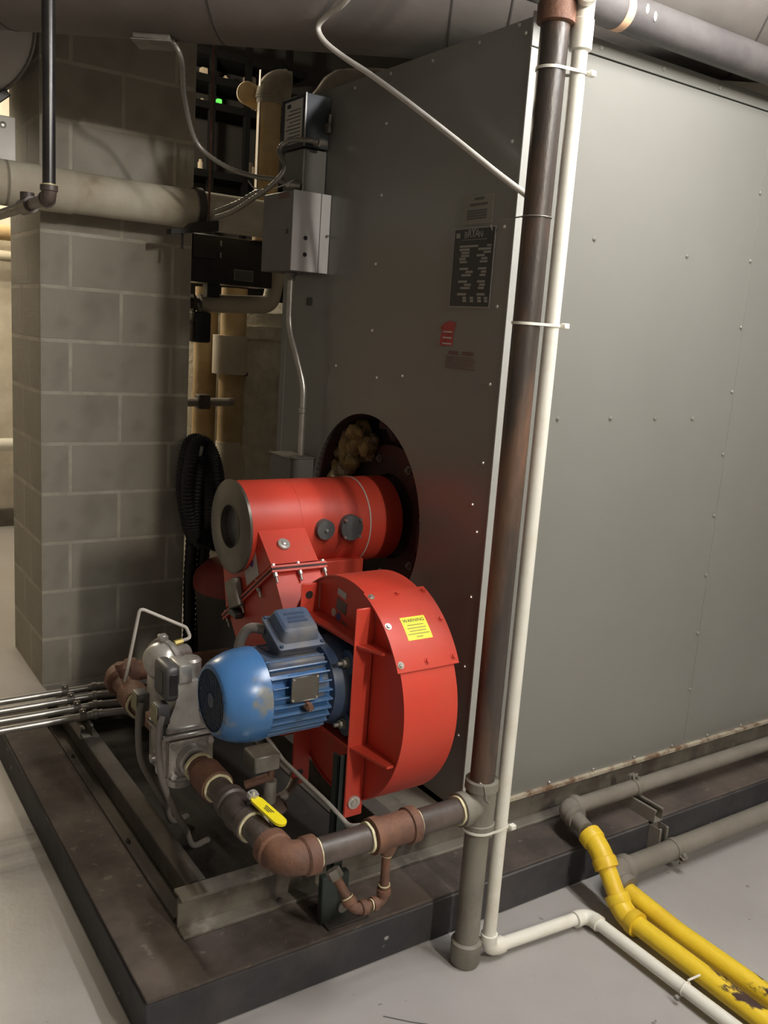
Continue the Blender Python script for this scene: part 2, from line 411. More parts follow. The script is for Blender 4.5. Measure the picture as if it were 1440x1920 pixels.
# snap the rectangle corners
for cy_, cz_ in ((BW, BT), (BY+.002, BT), (BW, .222), (BY+.002, .222)):
    j = min(range(n), key=lambda q: (outer[q][1]-cy_)**2+(outer[q][2]-cz_)**2); outer[j] = (BX, cy_, cz_)
fp.rings([[ (p[0]+.02, p[1], p[2]) for p in inner], inner, outer, [(p[0]+.02, p[1], p[2]) for p in outer]], False, False)
obj('front_panel', fp, 'jacket', boiler, ang=30)
obj('opening_sleeve', B().rings([[(BX+.002, p[1], p[2]) for p in inner], [(BX+.14, p[1], p[2]) for p in inner]], False, False), 'refractory', boiler)
obj('firing_plate', B().cyl((BX+.14, HC[0], HC[1]), (BX+.16, HC[0], HC[1]), HR+.005, seg=64), 'refractory', boiler, label='dark scorched burner mounting plate inside the round opening')
obj('mounting_flange', B().ring((BX+.11, HC[0], HC[1]-.01), X, .14, .235, .03, 56), 'dark_red', boiler)
copies('bolt', bolt_mesh(-X, .009, .009), 'galv_dull', [(BX+.108, HC[0]+.195*math.cos(a), HC[1]-.01+.195*math.sin(a)) for a in (.3, 1.2, 2.1, 3.0, 3.9, 4.8, 5.6)], boiler)
obj('hinge_bracket', B().box((BX+.02, 2.075, .90), (BX+.12, 2.115, .99), .004), 'refractory', boiler)
tf = B()
for i in range(46):
    a = math.radians(random.uniform(112, 182)); r = HR - random.uniform(.015, .12)
    tf.sphere((BX + random.uniform(.035, .11), HC[0]-r*math.cos(a), HC[1]+r*math.sin(a)), random.uniform(.022, .042), 10, (random.uniform(.6, 1), random.uniform(.6, 1.1), random.uniform(.7, 1.3)))
tf.jitter(.012, 38)
obj('torn_insulation', tf, 'fiberglass', boiler, label='torn yellow fiberglass showing in the opening').data.update()
tf = B()
for i in range(26):
    a = math.radians(random.uniform(20, 100)); r = HR - random.uniform(.008, .045)
    tf.sphere((BX + random.uniform(.05, .12), HC[0]-r*math.cos(a), HC[1]+r*math.sin(a)), random.uniform(.014, .026), 8, (.8, 1.2, .8))
tf.jitter(.012, 40, 3)
obj('charred_insulation', tf, 'refractory', boiler)
# side panels: lower sheet, upper sheet, with seams
obj('side_panel', B().box((BX+.055, BY, .226), (4.6, BY+.02, 2.258), .001), 'jacket', boiler)
obj('top_rail', B().box((BX+.055, BY-.001, 2.262), (4.6, BY+.02, BT), .001), 'jacket', boiler)
obj('side_panel', B().box((BX+.02, BW-.02, .226), (4.6, BW, BT), .001), 'jacket', boiler)
obj('top_panel', B().box((BX+.02, BY+.021, BT-.02), (4.6, BW-.021, BT-.002)), 'jacket', boiler)
obj('rear_panel', B().box((4.58, BY+.021, .226), (4.6, BW-.021, BT-.021)), 'jacket', boiler)
obj('corner_trim', B().box((BX-.001, BY-.003, .226), (BX+.060, BY+.002, 2.232), .0008), 'trim_paint', boiler, label='pale vertical corner trim strip')
obj('corner_cap', B().box((BX-.002, BY-.004, 2.235), (BX+.062, BY+.002, BT+.012), .0008), 'trim_paint', boiler)
obj('front_edge_strip', B().box((BX-.002, 2.964, .30), (BX+.001, BW+.001, BT), .0005), 'jacket', boiler)
lg = B().box((BX, BY-.012, .2155), (4.6, BY+.03, .2275), .001)
obj('base_ledge', lg, 'rusty_ledge', boiler, label='rusty chipped ledge along the cabinet foot')
sm = screw_mesh(-X, .0042, .004); sr = screw_mesh(-Y, .0046, .004)
fs = [(1.812, z) for z in (.443, .648, .848, 1.03, 1.218, 1.425, 1.623, 1.82, 2.023)] + [(1.823, 2.291), (1.797, 2.268), (1.974, 2.283), (2.175, 2.278), (2.383, 2.283), (2.582, 2.278), (2.389, 2.146), (2.39, 1.943), (2.398, 1.742), (2.394, 1.542), (2.213, 1.416), (2.35, 1.40), (2.60, 1.42), (2.845, 2.159), (1.84, 1.10)]
copies('screw', sm, 'screw_zinc', [(BX-.001, y, z) for y, z in fs], boiler)
rs = [(1.575, z) for z in (.55, .95, 1.34, 1.60, 1.82, 2.02, 2.27)] + [(1.765, 1.341), (1.972, 1.343), (2.163, 1.344), (2.335, 1.345)] + \
     [(2.512, .431+.2*i) for i in range(9)] + [(1.83, 1.82), (2.213, 1.815)] + [(1.78+.24*i, 2.280) for i in range(8)] + [(1.70+.19*i, .236) for i in range(12)] + [(3.5, .431+.2*i) for i in range(9)]
copies('screw', sr, 'screw_zinc', [(x, BY-.003, z) for x, z in rs], boiler)
obj('panel_seam', B().box((2.5225, BY-.0012, .25), (2.5245, BY+.001, 2.25)), 'jacket', boiler)
obj('vent_slot', B().box((BX-.001, 2.785, 1.612), (BX+.002, 2.825, 1.640)), 'panel_black', boiler)

# ------------------------------------------------------------------ notices on the boiler front
def rect_yz(x, y0, y1, z0_, z1_, th=.0012): return B().box((x-th, min(y0, y1), z0_), (x, max(y0, y1), z1_), .0003)
np_ = thing('nameplate', (BX-.001, 1.928, 1.618), 'black rating plate with silver rim and silver data fields on boiler front', 'nameplate')
obj('rim', rect_yz(BX-.001, 1.842, 2.014, 1.618, 1.825, .0016), 'plate_silver', np_)
obj('face', rect_yz(BX-.0024, 1.8455, 2.0105, 1.6215, 1.8215, .0006), 'plate_black', np_)
PW, PH = .172, .207; xf = BX-.0029
def field(u0, u1, v0, v1, m='plate_silver', nm='data_field', th=.0005):      # u from left, v from top, 0..1
    return obj(nm, rect_yz(xf, 2.014-PW*u0, 2.014-PW*u1, 1.825-PH*v1, 1.825-PH*v0, th), m, np_)
rows = [(.22, .246, [(.17, .62), (.83, .93)]), (.258, .288, [(.17, .42), (.63, .93)]), (.298, .326, [(.22, .42), (.76, .93)]), (.336, .364, [(.22, .42), (.60, .79)]),
        (.374, .402, [(.18, .34), (.72, .86)]), (.412, .440, [(.20, .38), (.69, .87)]), (.498, .526, [(.21, .42), (.66, .86)]), (.538, .566, [(.36, .54), (.74, .86)]), (.578, .606, [(.27, .50), (.71, .85)]),
        (.658, .686, [(.20, .42), (.66, .85)]), (.698, .726, [(.35, .52), (.72, .86)]), (.738, .766, [(.27, .50), (.70, .84)]), (.816, .846, [(.20, .42), (.68, .87)]),
        (.862, .892, [(.34, .43), (.52, .60), (.70, .79), (.86, .94)]), (.898, .930, [(.35, .44), (.53, .61), (.71, .80), (.87, .95)])]
for v0, v1, cs in rows:
    for u0, u1 in cs: field(u0, u1, v0, v1)
field(.06, .16, .065, .125, nm='corner_mark'); field(.20, .82, .150, .156, nm='rule_line')
for i, (ch, h) in enumerate(zip('BRYAN', (.017, .022, .026, .022, .017))):
    y = 1.962 - .0155*i
    obj('letter', text_mesh(ch, h*1.35, frame((xf-.0003, y, 1.797 + h*.5), -Y, Z), .0003), 'plate_silver', np_)
nt_ = thing('notice', (BX-.001, 1.923, 1.83), 'faded grey notice with illegible print above the black rating plate', 'notice')
obj('sheet', rect_yz(BX-.0008, 1.862, 1.985, 1.832, 1.906, .001), 'paper_grey', nt_)
for z_, a, c in ((1.893, 1.90, 1.94), (1.879, 1.885, 1.955)): obj('print_line', rect_yz(BX-.002, a, c, z_, z_+.006, .0004), 'ink_grey', nt_)
for i in range(4): obj('print_line', rect_yz(BX-.002, 1.885, 1.965, 1.845+.0065*i, 1.849+.0065*i, .0004), 'ink_grey', nt_)
st = thing('sticker', (BX-.001, 2.014, 1.513), 'torn bright red sticker below the black rating plate', 'sticker')
obj('sheet', B().prism([(BX-.001, 2.043, 1.513), (BX-.001, 1.986, 1.515), (BX-.001, 1.984, 1.552), (BX-.001, 1.977, 1.577), (BX-.001, 2.004, 1.582), (BX-.001, 2.028, 1.576), (BX-.001, 2.044, 1.563), (BX-.001, 2.037, 1.556)], (-.001, 0, 0)), 'sticker_red', st)
for i, z_ in enumerate((1.518, 1.534, 1.550)): obj('print_line', rect_yz(BX-.002, 1.990, 2.030, z_, z_+.004, .0004), 'paper', st)
ft = thing('warning_print', (BX-.001, 1.94, 1.454), 'faded dark red printed text on boiler front beside the torn red sticker', 'notice')
obj('headline', rect_yz(BX-.0004, 1.955, 2.000, 1.492, 1.502, .0006), 'faded_red', ft); obj('headline', rect_yz(BX-.0004, 1.890, 1.940, 1.492, 1.502, .0006), 'faded_red', ft)
for i in range(6): obj('print_line', rect_yz(BX-.0004, 1.878+.006*(i % 3), 2.010, 1.455+.0058*i, 1.4575+.0058*i, .0006), 'faded_red', ft)
# ------------------------------------------------------------------ burner
burner = thing('gas_burner', (1.25, 1.9, .36), 'red forced draught gas burner with blue electric motor in front of the boiler', 'burner')
DY, DZ, DR = 2.392, .948, .135
x0d, x1d = 1.098, 1.62
drum = obj('blast_tube', B().lathe((x0d, DY, DZ), X, [(0, DR), (.452, DR), (.4525, DR+.0008), (.456, DR+.0008), (.4565, DR), (x1d-x0d, DR)], 64, False), 'red_paint', burner, label='red horizontal burner tube entering the round opening')
obj('seam_band', B().ring((1.262, DY, DZ), X, DR-.001, DR+.0008, .002, 64), 'red_paint', drum)
obj('sealant_ring', B().ring((1.497, DY, DZ), X, DR-.001, DR+.0022, .004, 64), 'paper', drum, label='thin pale ring around the tube')
ep = obj('end_plate', B().lathe((x0d-.007, DY, DZ), X, [(0, .066), (0, DR+.001), (.002, DR+.004), (.010, DR+.004), (.010, .066)], 64, False, False), 'plate_steel', burner, label='round grey steel end plate with a central hole')
obj('hole_sleeve', B().lathe((x0d-.008, DY, DZ), X, [(0, .068), (0, .064), (.024, .064)], 48, False, False), 'plate_steel', ep)
obj('inner_disc', B().cyl((x0d+.014, DY, DZ), (x0d+.018, DY, DZ), .0655, seg=48), 'gauge_grey', ep)
def disc_on_drum(x, r, nm, bolts, lab):
    y = DY-DR
    o = obj(nm, B().lathe((x, y+.012, DZ+.006), -Y, [(0, r*1.02), (.016, r*1.02), (.019, r), (.027, r), (.0285, r*.97)], 40), 'gauge_grey', burner, label=lab)
    for px, pz in bolts:
        obj('screw', B().hexnut((x+px, y-.014, DZ+.006+pz), (x+px, y-.023, DZ+.006+pz), .0045), 'screw_zinc', o)
disc_on_drum(1.333, .030, 'sight_cover', [(0, 0)], 'small dark round cover on the red tube')
q = .026
disc_on_drum(1.424, .0385, 'inspection_cover', [(-q, -q), (q, -q), (-q, q), (q, q)], 'larger dark round cover with four screws on the red tube')
obj('tube_skirt', B().box((1.262, 2.272, .792), (1.492, 2.51, .848), .003), 'red_paint', burner)

# transition duct: upper half below the tube, flange pair, lower half into the fan casing
xa, xb = 1.118, 1.268
def prism_yz(pts, xa_, xb_): return B().prism([(xa_, y, z) for y, z in pts], (xb_-xa_, 0, 0))
up = obj('upper_duct', prism_yz([(2.168, .886), (2.258, .962), (2.40, .95), (2.505, .870), (2.455, .676)], xa, xb), 'red_paint', burner, ang=20)
e = Vector((0, .287, -.213)).normalized(); nrm = Vector((0, .596, .803))
A = Vector((0, 2.150, .870)) ; A0 = A - e*.016
def flange(off, th, m):
    p = A0 + nrm*off; q2 = A0 + e*.395 + nrm*off
    return B().prism([(xa-.012, p.y, p.z), (xa-.012, q2.y, q2.z), (xa-.012, q2.y+nrm.y*th, q2.z+nrm.z*th), (xa-.012, p.y+nrm.y*th, p.z+nrm.z*th)], (xb-xa+.024, 0, 0))
obj('duct_flange', flange(.0065, .006, 'red_paint'), 'red_paint', up)
obj('gasket', flange(.0005, .0055, 'x'), 'dark_red', up)
lo_ = obj('lower_duct', prism_yz([(2.152, .868), (2.062, .752), (1.99, .60), (2.06, .42), (2.18, .40), (2.432, .662)], xa, xb), 'red_paint', burner, ang=20)
obj('duct_flange', flange(-.0065, .006, 'x'), 'red_paint', lo_)
for xx in (xa-.002, (xa+xb)/2, xb+.004):
    for back in (0, .372):
        c = A0 + e*(.007+back)
        obj('flange_bolt', B().hexnut(V(xx, c.y, c.z)+nrm*.0128, V(xx, c.y, c.z)+nrm*.019, .0062).cyl(V(xx, c.y, c.z)-nrm*.036, V(xx, c.y, c.z)+nrm*.013, .0036, seg=10).hexnut(V(xx, c.y, c.z)-nrm*.0185, V(xx, c.y, c.z)-nrm*.007, .0066), 'galv', up)
for tt in (.12, .25):
    c = A0 + e*tt
    obj('flange_bolt', B().cyl(V(xa-.006, c.y, c.z)-nrm*.036, V(xa-.006, c.y, c.z)+nrm*.018, .0036, seg=10).hexnut(V(xa-.006, c.y, c.z)-nrm*.0185, V(xa-.006, c.y, c.z)-nrm*.007, .0066), 'galv', up)
# round aluminium cap on the sloping face of the upper duct
fd = Vector((0, 2.258-2.168, .962-.886)).normalized(); fn = Vector((0, -fd.z, fd.y))
pc = Vector((1.178, 2.168, .886)) + fd*.062
obj('port_cap', B().lathe(pc - fn*.002, fn, [(0, .0185), (.010, .0185), (.0115, .017), (.012, .012), (.0122, .011), (.0122, .009), (.016, .0075), (.017, .005)], 28), 'alu_bright', up, label='small round aluminium cap')
# stickers on the dark side of the duct
def quad_yz(x, pts, th=.0012): return B().prism([(x, y, z) for y, z in pts], (-th, 0, 0))
lab = obj('label_sticker', quad_yz(xa-.0005, [(2.238, .838), (2.312, .785), (2.342, .845), (2.270, .905)]), 'paper', up, label='pale sticker with a violet oval')
obj('oval_mark', B().lathe((xa-.0017, 2.288, .862), -X, [(0, .0135), (.0006, .0135)], 24), 'violet', lab)
obj('junction_cover', B().box((1.092, 2.335, .705), (1.117, 2.405, .790), .004, Matrix.Translation((0, 2.37, .75)) @ Matrix.Rotation(math.radians(-28), 4, 'X') @ Matrix.Translation((0, -2.37, -.75))), 'galv_dull', up)
obj('cable_gland', B().box((1.088, 2.32, .682), (1.116, 2.38, .702), .004), 'panel_black', up)

# fan casing
CY, CZ, CR = 1.790, .668, .278
fx0, fx1 = 1.130, 1.282
seg = 96
cas = B()
def circ(r, x): return [(x, CY + r*math.cos(2*PI*i/seg), CZ + r*math.sin(2*PI*i/seg)) for i in range(seg)]
cas.rings([circ(.03, fx0+.006), circ(CR-.004, fx0+.006), circ(CR-.004, fx0), circ(CR, fx0), circ(CR, fx1), circ(CR-.004, fx1), circ(CR-.004, fx1-.004), circ(.03, fx1-.004)])
casing = obj('fan_casing', cas, 'red_paint', burner, label='red scroll fan casing with curved rim')
# stiffening plates on the motor side
px0 = 1.082
for y, top, bot in ((1.664, .912, .385), (1.926, .900, .345)):
    o = obj('stiffener_plate', B().box((px0, y-.003, bot), (fx0+.004, y+.003, top), .0025), 'red_paint', casing)
    for zz in (top-.03, bot+.033):
        if y > 1.8: obj('tab_hole', B().cyl((px0+.022, y-.0038, zz), (px0+.022, y+.0038, zz), .0105, seg=20), 'panel_black', o)
for z, ya_, yb_ in ((.822, 1.590, 1.940), (.567, 1.540, 1.940)):
    obj('stiffener_shelf', B().prism([(px0+.002, yb_, z-.003), (fx0+.004, yb_, z-.003), (fx0+.004, ya_, z-.003), (px0+.030, ya_, z-.003), (px0+.004, 1.655, z-.003)], (0, 0, .006)), 'red_paint', casing)
# curved access cover with warning label
def arc_patch(r0, r1, a0, a1, xa_, xb_, n_=24):
    b = B(); rs_ = []
    for i in range(n_+1):
        a = math.radians(a0 + (a1-a0)*i/n_); dy, dz = -math.sin(a), math.cos(a)
        rs_.append([(xa_, CY+dy*r0, CZ+dz*r0), (xb_, CY+dy*r0, CZ+dz*r0), (xb_, CY+dy*r1, CZ+dz*r1), (xa_, CY+dy*r1, CZ+dz*r1)])
    return b.rings(rs_)
cov = obj('access_cover', arc_patch(CR+.0005, CR+.0055, 19, 63.5, fx0-.010, fx1+.012), 'red_paint', burner, label='curved red cover plate bolted to the fan rim')
def rimpt(a, x, r): a = math.radians(a); return Vector((x, CY - math.sin(a)*r, CZ + math.cos(a)*r)), Vector((0, -math.sin(a), math.cos(a)))
for a in (22.5, 41, 60):
    for x in ((fx0+.002, (fx0+fx1)/2, fx1) if a != 41 else (fx0+.002, fx1)):
        p, d = rimpt(a, x, CR+.005)
        obj('bolt', B().cyl(p, p+d*.0018, .0085, seg=18).hexnut(p+d*.0018, p+d*.006, .0052), 'red_paint' if x > 1.2 else 'screw_zinc', cov)
wl = obj('warning_label', arc_patch(CR+.0056, CR+.0062, 37.5, 49.5, 1.171, 1.240), 'label_yellow', cov, label='yellow warning label')
a0 = 40.0
def on_rim_matrix(a, x, r):
    p, d = rimpt(a, x, r); t = d.cross(X)      # text up vector = towards the top of the rim
    return frame(p, X, d.cross(X) if d.cross(X).z > 0 else -d.cross(X))
obj('lettering', text_mesh('WARNING', .0125, on_rim_matrix(39.6, 1.2055, CR+.0064), .0003), 'ink', cov, label='lettering of the warning label')
for a, w in ((42.0, .046), (43.6, .052), (45.1, .046), (46.6, .060), (48.1, .018)):
    obj('print_line', arc_patch(CR+.0062, CR+.0064, a-.32, a+.32, 1.2055-w/2, 1.2055+w/2, 3), 'ink_soft', cov)
# stickers on the casing side
def side_patch(y, z, w, h, rot, m, nm):
    c, s = math.cos(rot), math.sin(rot)
    pts = [(y + (u*c - v*s), z + (u*s + v*c)) for u, v in ((-w/2, -h/2), (w/2, -h/2), (w/2, h/2), (-w/2, h/2))]
    obj(nm, quad_yz(fx0+.0058, pts), m, casing)
side_patch(1.815, .900, .040, .016, .12, 'paper', 'sticker'); side_patch(1.815, .868, .046, .030, .12, 'gauge_grey', 'sticker')
for i, m in enumerate(('paper', 'ink_blue')):
    obj('safety_mark', B().cyl((fx0+.006, 1.850-.024*i, .842-.004*i), (fx0+.0046, 1.850-.024*i, .842-.004*i), .0105, seg=22), 'ink_blue' if i else 'paper', casing)
side_patch(1.785, .822, .05, .012, .3, 'faded_red', 'sticker')

# motor
MY, MZ = 1.790, .692
motor = obj('motor', B().lathe((.870, MY, MZ), X, [(0, .080), (.012, .090), (.165, .090), (.19, .075), (.23, .07)], 48), 'blue_paint', burner, label='blue electric motor')
cowl_prof = [(0, .072), (.001, .079), (.004, .083), (.014, .090), (.030, .098), (.050, .105), (.070, .1085), (.092, .110), (.105, .110), (.106, .107), (.10, .104), (.07, .102)]
obj('fan_cowl', B().lathe((.785, MY, MZ), X, cowl_prof, 56, False, False), 'cowl_blue', motor, label='worn blue domed fan cowl')
gr = B()
for k in range(-8, 9):
    h = math.sqrt(max(.081**2 - (k*.0096)**2, 0))
    gr.cyl((.788, MY+k*.0096, MZ-h), (.788, MY+k*.0096, MZ+h), .0015, seg=6)
    gr.cyl((.7895, MY-h, MZ+k*.0096), (.7895, MY+h, MZ+k*.0096), .0015, seg=6)
gr.cyl((.785, MY, MZ), (.791, MY, MZ), .017, seg=24)
obj('cowl_grille', gr, 'blue_dark', motor, kind='stuff')
obj('fan_backing', B().cyl((.800, MY, MZ), (.803, MY, MZ), .088, seg=40), 'panel_black', motor)
for i in range(30):
    a = math.radians(i*12)
    if 62 < i*12 < 118: continue
    ca, sa = math.cos(a), math.sin(a); w = .0021
    pts = [(.086, -w*1.4), (.107, -w*.8), (.107, w*.8), (.086, w*1.4)]
    obj('cooling_fin', B().prism([(.893, MY + r*ca - t*sa, MZ + r*sa + t*ca) for r, t in pts], (.152, 0, 0)), 'blue_fin', motor)
obj('top_rib_block', B().box((.895, MY-.066, MZ+.056), (1.045, MY+.066, MZ+.092), .006), 'blue_dusty', motor)
mf = obj('motor_flange', B().lathe((1.050, MY, MZ), X, [(0, .075), (.006, .098), (.03, .104), (.046, .112), (.075, .114)], 48), 'blue_dark', motor)
for dy, dz in ((-.094, .078), (-.094, -.076), (.094, .078), (.094, -.076)):
    obj('flange_lug', B().cyl((1.088, MY+dy, MZ+dz), (1.128, MY+dy, MZ+dz), .030, seg=24), 'blue_dark', motor)
    obj('flange_nut', B().cyl((1.088, MY+dy, MZ+dz), (1.084, MY+dy, MZ+dz), .0135, seg=18).hexnut((1.084, MY+dy, MZ+dz), (1.073, MY+dy, MZ+dz), .0095).cyl((1.073, MY+dy, MZ+dz), (1.060, MY+dy, MZ+dz), .005, seg=10), 'galv_dull', motor)
# terminal box: tilted towards the near side, lid with rounded shoulders
tc0 = Vector((.990, 1.788, .836)); tlt = math.radians(26)
Mt = Matrix.Translation(tc0) @ Matrix.Rotation(tlt, 4, 'X')
obj('terminal_box', B().box((-.052, -.048, -.060), (.052, .048, -.012), .006, Mt), 'blue_dusty', motor)
def rrect(hx, hy, z, oy=0., r=.012, n_=5):
    out = []
    for cx_, cy_, a0_ in ((hx-r, hy-r, 0), (-hx+r, hy-r, 90), (-hx+r, -hy+r, 180), (hx-r, -hy+r, 270)):
        for i in range(n_):
            a = math.radians(a0_ + 90*i/(n_-1)); out.append(Mt @ Vector((cx_+r*math.cos(a), cy_+r*math.sin(a)+oy, z)))
    return out
obj('terminal_box_lid', B().rings([rrect(.060, .056, -.012, 0, .006), rrect(.061, .057, -.004, 0, .006), rrect(.058, .054, -.002, 0, .006), rrect(.050, .045, .000, .002), rrect(.048, .043, .014, .004), rrect(.044, .039, .026, .006), rrect(.038, .033, .031, .007)]), 'blue_dusty', motor, ang=28)
for xx in (-.053, .053):
    for yy in (-.049, .049): obj('lid_screw', B().cyl(Mt @ Vector((xx, yy, -.003)), Mt @ Vector((xx, yy, .002)), .0045, seg=12), 'blue_dark', motor)
for i, (hx, yy) in enumerate(((.026, .022), (.022, .008), (.026, -.004))):
    obj('embossed_line', B().box((-hx, yy-.0035, .0305), (hx, yy+.0035, .0318), 0, Mt), 'blue_dark', motor)
# rating plate and grease plug on the near side
nr = .1085
plt = obj('rating_plate', B().box((.932, MY-nr-.002, MZ+.010), (1.003, MY-nr, MZ+.070), .002), 'plate_steel', motor, label='weathered metal rating plate')
for xx in (.937, .998):
    for zz in (.015, .065): obj('rivet', B().cyl((xx, MY-nr-.004, MZ+zz), (xx, MY-nr, MZ+zz), .0025, seg=8), 'screw_zinc', motor)
obj('plate_boss', B().box((.942, MY-nr, MZ+.018), (.993, MY-.075, MZ+.062)), 'blue_paint', motor)
obj('grease_plug', B().hexnut((.978, MY-.095, MZ-.005), (.978, MY-.120, MZ-.006), .010).cyl((.978, MY-.120, MZ-.006), (.978, MY-.125, MZ-.006), .0065, seg=12), 'rust_iron', motor)
obj('motor_lead', B().smooth_tube([(.945, MY+.052, MZ+.130), (.920, MY+.085, MZ+.128), (.905, MY+.105, MZ+.095), (.902, MY+.112, MZ+.03), (.91, MY+.115, MZ-.08)], .0125, 12), 'cable_grey', burner)

# slotted support post bolted to the stiffener
post = thing('support_post', (1.085, 1.69, .12), 'dark green slotted angle post carrying the fan casing', 'post')
pb = B().box((1.066, 1.674, .13), (1.072, 1.700, .545), .001).box((1.066, 1.674, .13), (1.096, 1.679, .545), .001)
pp = obj('angle', pb, 'green_post', post)
obj('foot_bracket', B().box((1.028, 1.650, .1215), (1.104, 1.672, .248), .003), 'green_post', post)
obj('base_plate', B().box((1.035, 1.622, .1205), (1.150, 1.722, .1285), .002), 'oily_black', post)
for zz in (.155, .200): obj('bolt', B().cyl((1.086, 1.650, zz), (1.086, 1.6435, zz), .0125, seg=20), 'galv_dull', post)
obj('bolt', B().cyl((1.106, 1.664, .425), (1.106, 1.655, .425), .0165, seg=24).lathe((1.106, 1.655, .425), -Y, [(0, .010), (.004, .009), (.006, .005)], 20), 'alu_bright', post, label='large round bolt head')
for xx, yy in ((1.05, 1.64), (1.13, 1.635)): obj('base_hole', B().cyl((xx, yy, .127), (xx, yy, .1293), .007, seg=14), 'panel_black', post)
# ------------------------------------------------------------------ pipe helpers
def elbow_b(p, da, db, r, R, band=1.32, lb=.03, seg=24):
    """elbow with its corner at p, arms leaving along da and db; returns (builder, end a, end b)"""
    p = Vector(p); da = Vector(da).normalized(); db = Vector(db).normalized()
    ea, eb = p+da*R, p+db*R; b = B()
    pts = []
    for i in range(13):
        q = i/12; pts.append(ea.lerp(p, q).lerp(p.lerp(eb, q), q))
    b.tube(pts, r*1.22, seg)
    b.lathe(ea-da*lb*.4, da, [(0, r*1.24), (lb*.15, r*band), (lb, r*band), (lb*1.02, r*1.05)], seg); b.lathe(eb-db*lb*.4, db, [(0, r*1.24), (lb*.15, r*band), (lb, r*band), (lb*1.02, r*1.05)], seg)
    return b, ea+da*lb*.6, eb+db*lb*.6
def dope(p, d, r, parent, w=.006):
    d = Vector(d).normalized(); p = Vector(p)
    b = B().ring(p, d, r*.98, r*1.16, w, 32).jitter(.0016, 60, random.random()*9)
    obj('joint_compound', b, 'pipe_dope', parent)

# ------------------------------------------------------------------ gas riser
RX, RY, RR = 1.368, 1.500, .0302
GZ = .434; GR = .0302
riser = thing('gas_riser', (RX, RY, 0), 'rusty brown iron riser pipe standing before the cabinet corner', 'pipe')
obj('pipe', B().cyl((RX, RY, .490), (RX, RY, 2.20), RR), 'riser_iron', riser)
tee = B().lathe((RX, RY, .368), Z, [(0, RR*1.02), (.002, RR*1.34), (.022, RR*1.36), (.024, RR*1.22), (.108, RR*1.22), (.110, RR*1.36), (.132, RR*1.34), (.133, RR*1.02)], 40)
tee.lathe((RX-.01, RY, GZ), -X, [(0, RR*1.1), (.034, RR*1.2), (.036, RR*1.36), (.056, RR*1.36), (.058, RR*1.02)], 36)
obj('tee', tee, 'riser_grey', riser)
obj('pipe', B().cyl((RX, RY, .05), (RX, RY, .38), RR), 'riser_grey', riser)
obj('end_cap', B().lathe((RX, RY, .0), Z, [(0, RR*1.12), (.008, RR*1.26), (.062, RR*1.28), (.066, RR*1.02)], 36), 'riser_grey', riser)
obj('top_fitting', B().lathe((RX, RY, 2.178), Z, [(0, RR*1.04), (.004, RR*1.30), (.038, RR*1.32), (.046, RR*1.20), (.16, RR*1.20), (.162, RR*1.32), (.20, RR*1.30)], 36), 'rust_iron', riser)
obj('pipe', B().cyl((RX, RY, 2.34), (RX, RY, 3.45), RR), 'riser_iron', riser)
obj('wire_clip', B().tube([(RX-.034, RY-.030, .512), (RX-.024, RY-.037, .505), (RX-.020, RY-.038, .488), (RX-.016, RY-.040, .468), (RX-.006, RY-.042, .458)], .0016, 6), 'galv', riser)
def ringsweep(b, pts, w, h):
    """a flat strap following a closed outline of 2-D points at height z"""
    rs_ = []; n_ = len(pts)
    for i, p in enumerate(pts):
        p = Vector(p); t = (Vector(pts[(i+1) % n_])-Vector(pts[i-1])).normalized(); o = t.cross(Z).normalized()
        rs_.append([p+o*0, p+o*w, p+o*w+Z*h, p+Z*h])
    b.rings(rs_, closed=True); return b
def hull_strap(c0, r0, c1, r1, z, w, h):
    """zip-tie outline round two pipes"""
    d = math.atan2(c1[1]-c0[1], c1[0]-c0[0]); L = math.hypot(c1[0]-c0[0], c1[1]-c0[1]); ph = math.acos((r0-r1)/L)
    pts = []
    for i in range(19):
        a = d+ph + (2*PI-2*ph)*i/18; pts.append((c0[0]+r0*math.cos(a), c0[1]+r0*math.sin(a), z))
    for i in range(11):
        a = d-ph + 2*ph*i/10; pts.append((c1[0]+r1*math.cos(a), c1[1]+r1*math.sin(a), z))
    return ringsweep(B(), pts, w, h)
PX, PY, PR = 1.4225, 1.478, .0168
for z, lab in ((2.090, 'white cable tie round both pipes near the ceiling'), (1.575, 'white cable tie round both pipes at label height'), (.372, 'white cable tie round both pipes below the tee')):
    t = thing('cable_tie', (PX, PY, z), lab, 'cable tie', 'ties holding the white pipe to the riser')
    rr0 = RR+.001 if z > .5 else RR*1.37
    obj('strap', hull_strap((RX, RY), rr0, (PX, PY), PR+.001, z, .0016, .006), 'pvc', t)
    obj('tie_head', B().box((PX+PR-.004, PY-PR*.9-.012, z-.003), (PX+PR+.012, PY-PR*.9+.002, z+.009), .0015), 'pvc', t)
w = thing('wire_tie', (RX, RY, 1.80), 'thin steel wire loop round the brown riser beside the rating plate', 'wire')
obj('loop', B().torus((RX, RY, 1.80), Z, RR+.0012, .0014, 36, 6), 'galv_dull', w)
obj('tail', B().smooth_tube([(RX-RR*.8, RY+RR*.7, 1.80), (RX-.02, RY+.12, 1.795), (RX+.10, RY+.265, 1.80)], .0016, 6), 'galv_dull', w)

